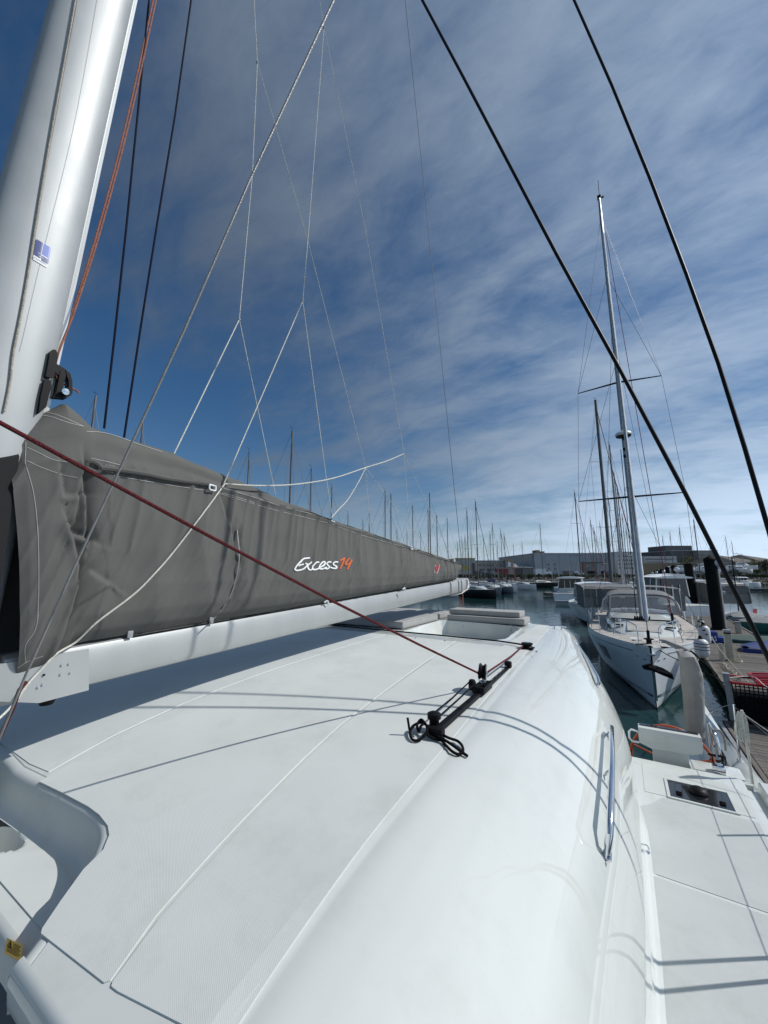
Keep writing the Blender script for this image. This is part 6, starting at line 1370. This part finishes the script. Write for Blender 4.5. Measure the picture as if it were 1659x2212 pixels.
# ---------------- buildings
def zat(py, d, px=829): return at_d(px, py, d).z
def block(name, px0, px1, d, pytop, dep, m_, label, cat_='building', z0=LZ, cap=None):
    x0_, x1_ = gx_(px0, d), gx_(px1, d); zt = zat(pytop, d, (px0+px1)/2); o_ = CF((x0_+x1_)/2, d+dep/2, z0)
    t_ = empty(name, o_, label, cat_); t_.rotation_euler = (0, 0, YAW); w_ = x1_-x0_; h_ = zt-z0
    MB().box((0, 0, h_/2), (w_, dep, h_)).build('wall', m_, t_, local=True)
    MB().box((0, 0, h_+.12), (w_+.3, dep+.3, .24)).build('roof_edge' if not cap else 'roof', cap or GALV, t_, local=True)
    return t_, w_, h_, dep
def fx(t, px, d, py):       # local coordinates on the front wall
    t_, w_, h_, dep = t; ctr = (t_.location.x*CY_+t_.location.y*SY_); return gx_(px, d)-ctr, zat(py, d, px)-LZ
def opening(t, d, px0, px1, py0, py1, m_, name, proud=.04, frame=True):
    t_, w_, h_, dep = t; xa, za = fx(t, px0, d, py0); xb, zb = fx(t, px1, d, py1); zb = max(zb, 0)
    o = MB().box(((xa+xb)/2, -dep/2-proud/2, (za+zb)/2), (xb-xa, proud, za-zb)).build(name, m_, t_, local=True)
    if frame:
        f = .10; MB().box(((xa+xb)/2, -dep/2-proud-.02, za+f/2), (xb-xa+2*f, .10, f)).build('lintel', GALV, o, local=True); MB().box(((xa+xb)/2, -dep/2-proud-.02, zb-f/2), (xb-xa+2*f, .14, f)).build('sill', GALV, o, local=True)
    return o
CLAD = mat('pale_cladding', (.30, .33, .36), .6, var=.06, vscale=.3); CREAM = mat('cream_render', (.36, .33, .26), .85, var=.08, vscale=.3); DKC = mat('dark_cladding', (.085, .085, .088), .6, var=.1, vscale=.2); BEIGE = mat('beige_wall', (.20, .18, .125), .9, var=.1, vscale=.2); GRYC = mat('grey_cladding', (.27, .27, .26), .7, var=.08, vscale=.3); YELW = mat('yellow_cladding', (.46, .36, .05), .6, var=.1); REDC = mat('red_container', (.22, .02, .025), .6)
W1 = block('warehouse', 1156, 1331, 130, 1196, 40, CLAD, 'big pale grey flat-roofed warehouse with a wide dark doorway')
for px in (1157, 1163): 
    for py in (1219, 1236): pass
for px0, px1 in ((1183.6, 1188), (1197.5, 1202)):
    for py0, py1 in ((1217, 1221.3), (1226.5, 1230.5)): opening(W1, 130, px0, px1, py0, py1, DGLASS, 'window')
D1 = opening(W1, 130, 1258, 1289, 1216.5, 1240, DGLASS, 'doorway', .06, False)
xa, za = fx(W1, 1256, 130, 1215); xb, zb = fx(W1, 1309, 130, 1216)
MB().box(((xa+xb)/2, -W1[3]/2-.2, za), (xb-xa, .35, .35)).build('door_rail', DKC, W1[0], local=True)
xa, za = fx(W1, 1258, 130, 1217); xb, zb = fx(W1, 1262, 130, 1238); MB().box(((xa+xb)/2, -W1[3]/2-.12, za/2), (xb-xa, .12, za)).build('red_door_leaf', mat('rust_door', (.26, .05, .02), .7), W1[0], local=True)
for px in (1180, 1210, 1235, 1312): xa, za = fx(W1, px, 130, 1200); MB().box((xa, -W1[3]/2-.03, W1[2]/2), (.10, .06, W1[2]-.1)).build('cladding_joint', GRYC, W1[0], local=True)
for (px0, px1, pt_, lab) in ((1187, 1195, 1189, 'left rooftop plant box'), (1198, 1206, 1192, 'right rooftop plant box')):
    xa, za = fx(W1, px0, 130, pt_); xb, _ = fx(W1, px1, 130, pt_); MB().box(((xa+xb)/2, -8, (za+W1[2])/2+.3), (xb-xa, 4, za-W1[2]+.8)).build('roof_plant', BEIGE, W1[0], local=True)
W0 = block('warehouse_wing', 1150, 1155.6, 131, 1200, 34, CLAD, 'narrow lower end wing at the left corner of the warehouse')
W2 = block('office_building', 1336, 1372, 136, 1193, 24, mat('white_render', (.55, .57, .58), .7, var=.04), 'white building with small windows behind the yacht\'s mast')
for r_ in range(4):
    for c_ in range(7): opening(W2, 136, 1338+c_*4.8, 1340.4+c_*4.8, 1200+r_*8.5, 1203.4+r_*8.5, DGLASS, 'window', .05, False)
W3 = block('office_building', 1395, 1465, 150, 1203, 20, mat('pale_office', (.34, .36, .37), .6), 'long pale office block with dark ribbon windows')
opening(W3, 150, 1397, 1459, 1206.5, 1209.8, DGLASS, 'ribbon_window'); opening(W3, 150, 1397, 1435, 1213, 1216, DGLASS, 'ribbon_window')
W4 = block('dark_hall', 1453, 1512, 165, 1190, 40, DKC, 'large dark hall with stepped roof behind the piles')
W5 = block('grey_hall', 1512.5, 1556, 163, 1190, 38, GRYC, 'grey hall with panelled wall next to the dark one')
xa, za = fx(W5, 1500, 163, 1185)
MB().box((-2, 0, W5[2]+1.6), (12, 12, 3.0)).build('roof_plant', DKC, W5[0], local=True)
for px, py in ((1512.5, 1199), (1512.5, 1207)):
    xa, za = fx(W5, px, 163, py); MB().box((0, -W5[3]/2-.04, za), (W5[1], .08, .18)).build('cladding_joint', DKC, W5[0], local=True)
hl = MB().grid([[CF(gx_(x, 175), 175+k*12, LZ+zat(y, 175)-LZ-(0 if k == 0 else 1)*k*.2) for x, y in ((1385, 1208), (1410, 1201), (1430, 1197), (1445, 1193), (1456, 1191), (1462, 1200))] for k in range(4)]); hl.grid([[CF(gx_(x, 175), 175, z_) for x, z_ in zip((1385, 1410, 1430, 1445, 1456, 1462), [LZ]*6)], [CF(gx_(x, 175), 175, zat(y, 175)) for x, y in ((1385, 1208), (1410, 1201), (1430, 1197), (1445, 1193), (1456, 1191), (1462, 1200))]])
solo('curved_roof_hall', hl, DKC, 'dark hall with a rising curved roof left of the large dark hall', 'building', smooth=False)
W6 = block('long_shed', 1360, 1585, 140, 1217, 14, BEIGE, 'long low beige shed behind the piles')
for px in (1545, 1556, 1526, 1480): opening(W6, 140, px, px+5, 1228, 1240, DKC, 'shed_door', .05, False)
def gable(name, px0, px1, d, pytop_wall, apx, apy, dep, m_, roofm, label):
    t = block(name, px0, px1, d, pytop_wall, dep, m_, label); t_, w_, h_, dp = t; ax, az = fx(t, apx, d, apy)
    MB().add([(-w_/2-.6, -dp/2-.5, h_), (w_/2+.6, -dp/2-.5, h_), (w_/2+.6, dp/2, h_), (-w_/2-.6, dp/2, h_), (ax, 0, az)], [(0, 1, 4), (1, 2, 4), (2, 3, 4), (3, 0, 4)]).build('hip_roof', roofm, t_, local=True)
    return t
ROOFM = mat('olive_roof', (.10, .092, .072), .8, var=.1, vscale=.3)
G1 = gable('pyramid_hall', 1596, 1653, 142, 1215, 1624, 1194, 30, BEIGE, ROOFM, 'hall with a tall pyramid roof at the right')
G2 = gable('pyramid_hall', 1654.5, 1712, 142, 1215, 1684, 1194, 30, BEIGE, ROOFM, 'second pyramid-roofed hall cut by the right picture edge')
for t_g in (G1, G2):
    for px in (0, 1, 2): MB().box((-t_g[1]/3+px*t_g[1]/3, -t_g[3]/2-.04, 2.0), (3.0, .08, 3.6)).build('shed_door', DKC, t_g[0], local=True)
W7 = block('workshop', 985, 1027, 128, 1207, 16, mat('pale_workshop', (.38, .38, .36), .7), 'workshop with a yellow band and yellow roof edge behind the moored row', cap=YELW)
opening(W7, 128, 990, 1014, 1222, 1231, YELW, 'yellow_band', .1, False); opening(W7, 128, 1019, 1026, 1216, 1240, DKC, 'shed_door', .06, False)
W8 = block('workshop', 1028, 1092, 132, 1212, 16, GRYC, 'long grey workshop between the yellow one and the red container')
for k in range(6): opening(W8, 132, 1032+k*9.6, 1039+k*9.6, 1219, 1223, DGLASS, 'window', .05, False)
for k in range(3): opening(W8, 132, 1036+k*17, 1046+k*17, 1229, 1240, DKC, 'shed_door', .05, False)
W9 = block('shipping_container', 1073, 1098, 127.2, 1228, 3, REDC, 'dark red container before the grey workshop', 'container')
for k in range(14): MB().box((-W9[1]/2+.3+k*(W9[1]-.5)/14, -1.53, W9[2]/2), (.12, .06, W9[2]-.3)).build('corrugation', REDC, W9[0], local=True)
W10 = block('workshop', 1094, 1110, 130, 1211, 12, GRYC, 'small workshop with a bright white panel left of the low shed', cap=YELW); opening(W10, 130, 1097, 1104, 1214, 1224, WHITE, 'white_panel', .06, False)
W11 = gable('boat_shed', 1110, 1150, 130, 1226, 1126, 1215, 18, mat('shed_grey', (.17, .18, .18), .8), GRYC, 'low grey boat shed against the warehouse\'s left end'); opening(W11, 130, 1112, 1130, 1229, 1240, DKC, 'shed_door', .05, False)
# vehicles and boats ashore
def van(px, d, m_, lab, L_=5.2, h=2.2, z_=LZ):
    p_ = CF(gx_(px, d), d, z_); t_ = empty('parked_van', p_, lab, 'van'); t_.rotation_euler = (0, 0, YAW)
    MB().prism([(-L_/2, -.95, .35), (L_/2, -.95, .35), (L_/2, -.95, h*.55), (L_/2-.9, -.95, h*.62), (L_/2-1.5, -.95, h), (-L_/2+.1, -.95, h), (-L_/2, -.95, h*.9)], (0, 1.9, 0)).build('body', m_, t_, local=True)
    MB().prism([(L_/2-1.6, -.97, h*.6), (L_/2-1.0, -.97, h*.6), (L_/2-1.5, -.97, h*.92), (L_/2-2.0, -.97, h*.92)], (0, 1.94, 0)).build('side_window', DGLASS, t_, local=True)
    for x in (-L_*.32, L_*.32):
        for y in (-.9, .9): MB().lathe((x, y, .35), [(.001, -.1), (.34, -.1), (.34, .1), (.001, .1)], 14, 'Y').build('wheel', BLACK, t_, local=True)
van(1172, 126, WHITE, 'white van parked in front of the warehouse corner'); van(1208, 125.8, mat('pale_blue_car', (.25, .32, .36), .3), 'low pale car parked under the warehouse windows', 4.4, 1.5)
van(1195, 126.5, mat('silver_car', (.35, .37, .38), .3), 'silver car parked beside the pale one', 4.2, 1.45)
for k_, (px_, lab_, m_c) in enumerate(((1040, 'dark parked car left of the red container', DARKH), (1052, 'white parked car second from the red container', WHITE), (1062, 'grey parked car just left of the red container', GREYH), (1231, 'dark car parked left of the warehouse doorway', DARKH), (1244, 'white car parked next to the warehouse doorway', WHITE), (1316, 'blue car parked at the right end of the warehouse', NAVY), (1493, 'white car parked in front of the long beige shed', WHITE), (1507, 'dark car parked in front of the long beige shed', DARKH))): van(px_, 125.5, m_c, lab_, 4.3, 1.5)
def boat_ashore(px, d, lab, L_=7.5, z_=LZ+1.4, head=70):
    p_ = CF(gx_(px, d), d, LZ); t_ = empty('boat_ashore', p_, lab, 'motor boat'); hb_, sf, pt_ = hullshape(L_, 1.25, 1.1, .95, .4)
    def S(mb): mb.v = [tuple(Vector(v)+Vector((0, -L_/2, z_-LZ))) for v in mb.v]; return mb
    S(hull_mb(pt_, 10, 5)).build('hull', WHITE, t_, smooth=True, local=True); S(loft(cabin_secs([(L_*.3, .5, 1.0, 1.3, .03), (L_*.42, .95, 1.0, 1.9, .05), (L_*.7, .95, 1.0, 2.0, .05)]))).build('cabin', WHITE, t_, local=True)
    S(MB().box((0, L_*.56, 1.62), (1.93, L_*.24, .32))).build('cabin_window', DGLASS, t_, local=True)
    for y in (L_*.25, L_*.75): S(MB().box((0, y, -.85), (1.8, .2, 1.25))).build('cradle', GALV, t_, local=True)
    t_.rotation_euler = (0, 0, hd(head))
for px, d, lab, z_, h_ in ((1523, 128, 'white boat on a cradle left of the largest pile, raised over the bank', LZ+1.8, 60), (1527, 126, 'lower white boat ashore just behind the bank left of the largest pile', LZ+.9, 75), (1584, 128, 'white boat on a cradle right of the largest pile', LZ+1.3, 70), (1598, 126.5, 'white boat ashore, second right of the largest pile', LZ+1.0, 80), (1606, 128.5, 'white boat ashore, raised highest right of the largest pile', LZ+2.2, 60), (1474, 127, 'white boat ashore seen between the third pile and the uncapped one', LZ+1.2, 75), (1455, 127.5, 'white boat ashore seen left of the third pile', LZ+1.0, 78)):
    boat_ashore(px, d, lab, z_=z_, head=h_)
# trees
LEAF = [mat('leaf_olive', (.075, .085, .028), .8, var=.4, vscale=2), mat('leaf_dark', (.035, .050, .022), .8, var=.4, vscale=2)]
def tree(px, d, pytop, w_, label, m_, col=False, z_=LZ):
    p_ = CF(gx_(px, d), d, z_); H = zat(pytop, d, px)-z_; t_ = empty('tree', p_, label, 'tree'); r_ = random.Random(int(px))
    tk = MB().tube([(0, 0, 0), (.1, 0, H*.4), (0, .1, H*.85)], .16, 7, r2=.04)
    for k in range(6): a_ = r_.uniform(0, 6.3); tk.tube([(0, 0, H*(.25+.08*k)), (math.cos(a_)*w_*.35, math.sin(a_)*w_*.35, H*(.42+.08*k))], .06, 5, r2=.02)
    tk.build('trunk', mat('bark', (.08, .065, .05), .9), t_, local=True)
    lf = MB()
    cl_ = [(Vector((r_.gauss(0, w_*.20), r_.gauss(0, w_*.20), H*r_.uniform(.22 if col else .38, .93))), r_.uniform(.5, 1.1)*w_*.17) for _ in range(26)]
    for c_, s_ in cl_:
        k_ = 1-abs((c_.z/H)-.55)*1.1; c_.x *= k_; c_.y *= k_
        for _ in range(70):
            v = Vector((r_.gauss(0, 1), r_.gauss(0, 1), r_.gauss(0, 1))).normalized()*s_*r_.uniform(.5, 1.15); q = c_+v; a_ = Vector((r_.uniform(-1, 1), r_.uniform(-1, 1), r_.uniform(-1, 1)))*.17; b2 = Vector((r_.uniform(-1, 1), r_.uniform(-1, 1), r_.uniform(-1, 1)))*.17
            lf.add([q, q+a_, q+a_+b2, q+b2], [(0, 1, 2, 3)])
    lf.build('crown', m_, t_, local=True)
for px, d, tp_, w_, lab, m_, c_ in ((1489, 134, 1199, 6.5, 'olive green tree rising above the uncapped pile', LEAF[0], 0), (1634, 131, 1209, 4.2, 'narrow upright tree before the pyramid roof', LEAF[0], 1), (1655, 131, 1208, 4.2, 'upright tree at the right edge', LEAF[1], 1), (1518, 131, 1224, 4.0, 'small tree left of the largest pile', LEAF[1], 0), (1583, 126, 1232, 4.5, 'low bush below the boats ashore', LEAF[1], 0), (1577, 150, 1213, 6, 'distant tree above the shed roof right of the largest pile', LEAF[1], 0), (1587, 150, 1215, 5, 'distant small tree left of the pyramid roof', LEAF[1], 0), (1143, 150, 1216, 7, 'distant bushy tree left of the warehouse', LEAF[1], 0), (1134, 151, 1219, 6, 'distant low tree behind the boat shed', LEAF[1], 0)):
    tree(px, d, tp_, w_, lab, m_, bool(c_))
lp = place(1605+4, 122, LZ); H = zat(1197, 122, 1605)-LZ
solo('street_light', MB().tube([lp, lp+Vector((0, 0, H))], .09, 8).tube([lp+Vector((0, 0, H)), lp+Vector((-1.2, -.4, H+.15))], .06, 6).box(lp+Vector((-1.5, -.5, H+.15)), (.8, .3, .14)), GALV, 'tall street light behind the boats ashore', 'street light')
lp = place(1584, 124, LZ); H = zat(1209, 124, 1584)-LZ
solo('street_light', MB().tube([lp, lp+Vector((0, 0, H))], .10, 8).lathe(lp+Vector((0, 0, H-.2)), [(.001, -.2), (.9, 0), (.5, .3), (.001, .35)], 14), GALV, 'lamp mast with a flat round head above the boats ashore', 'street light')
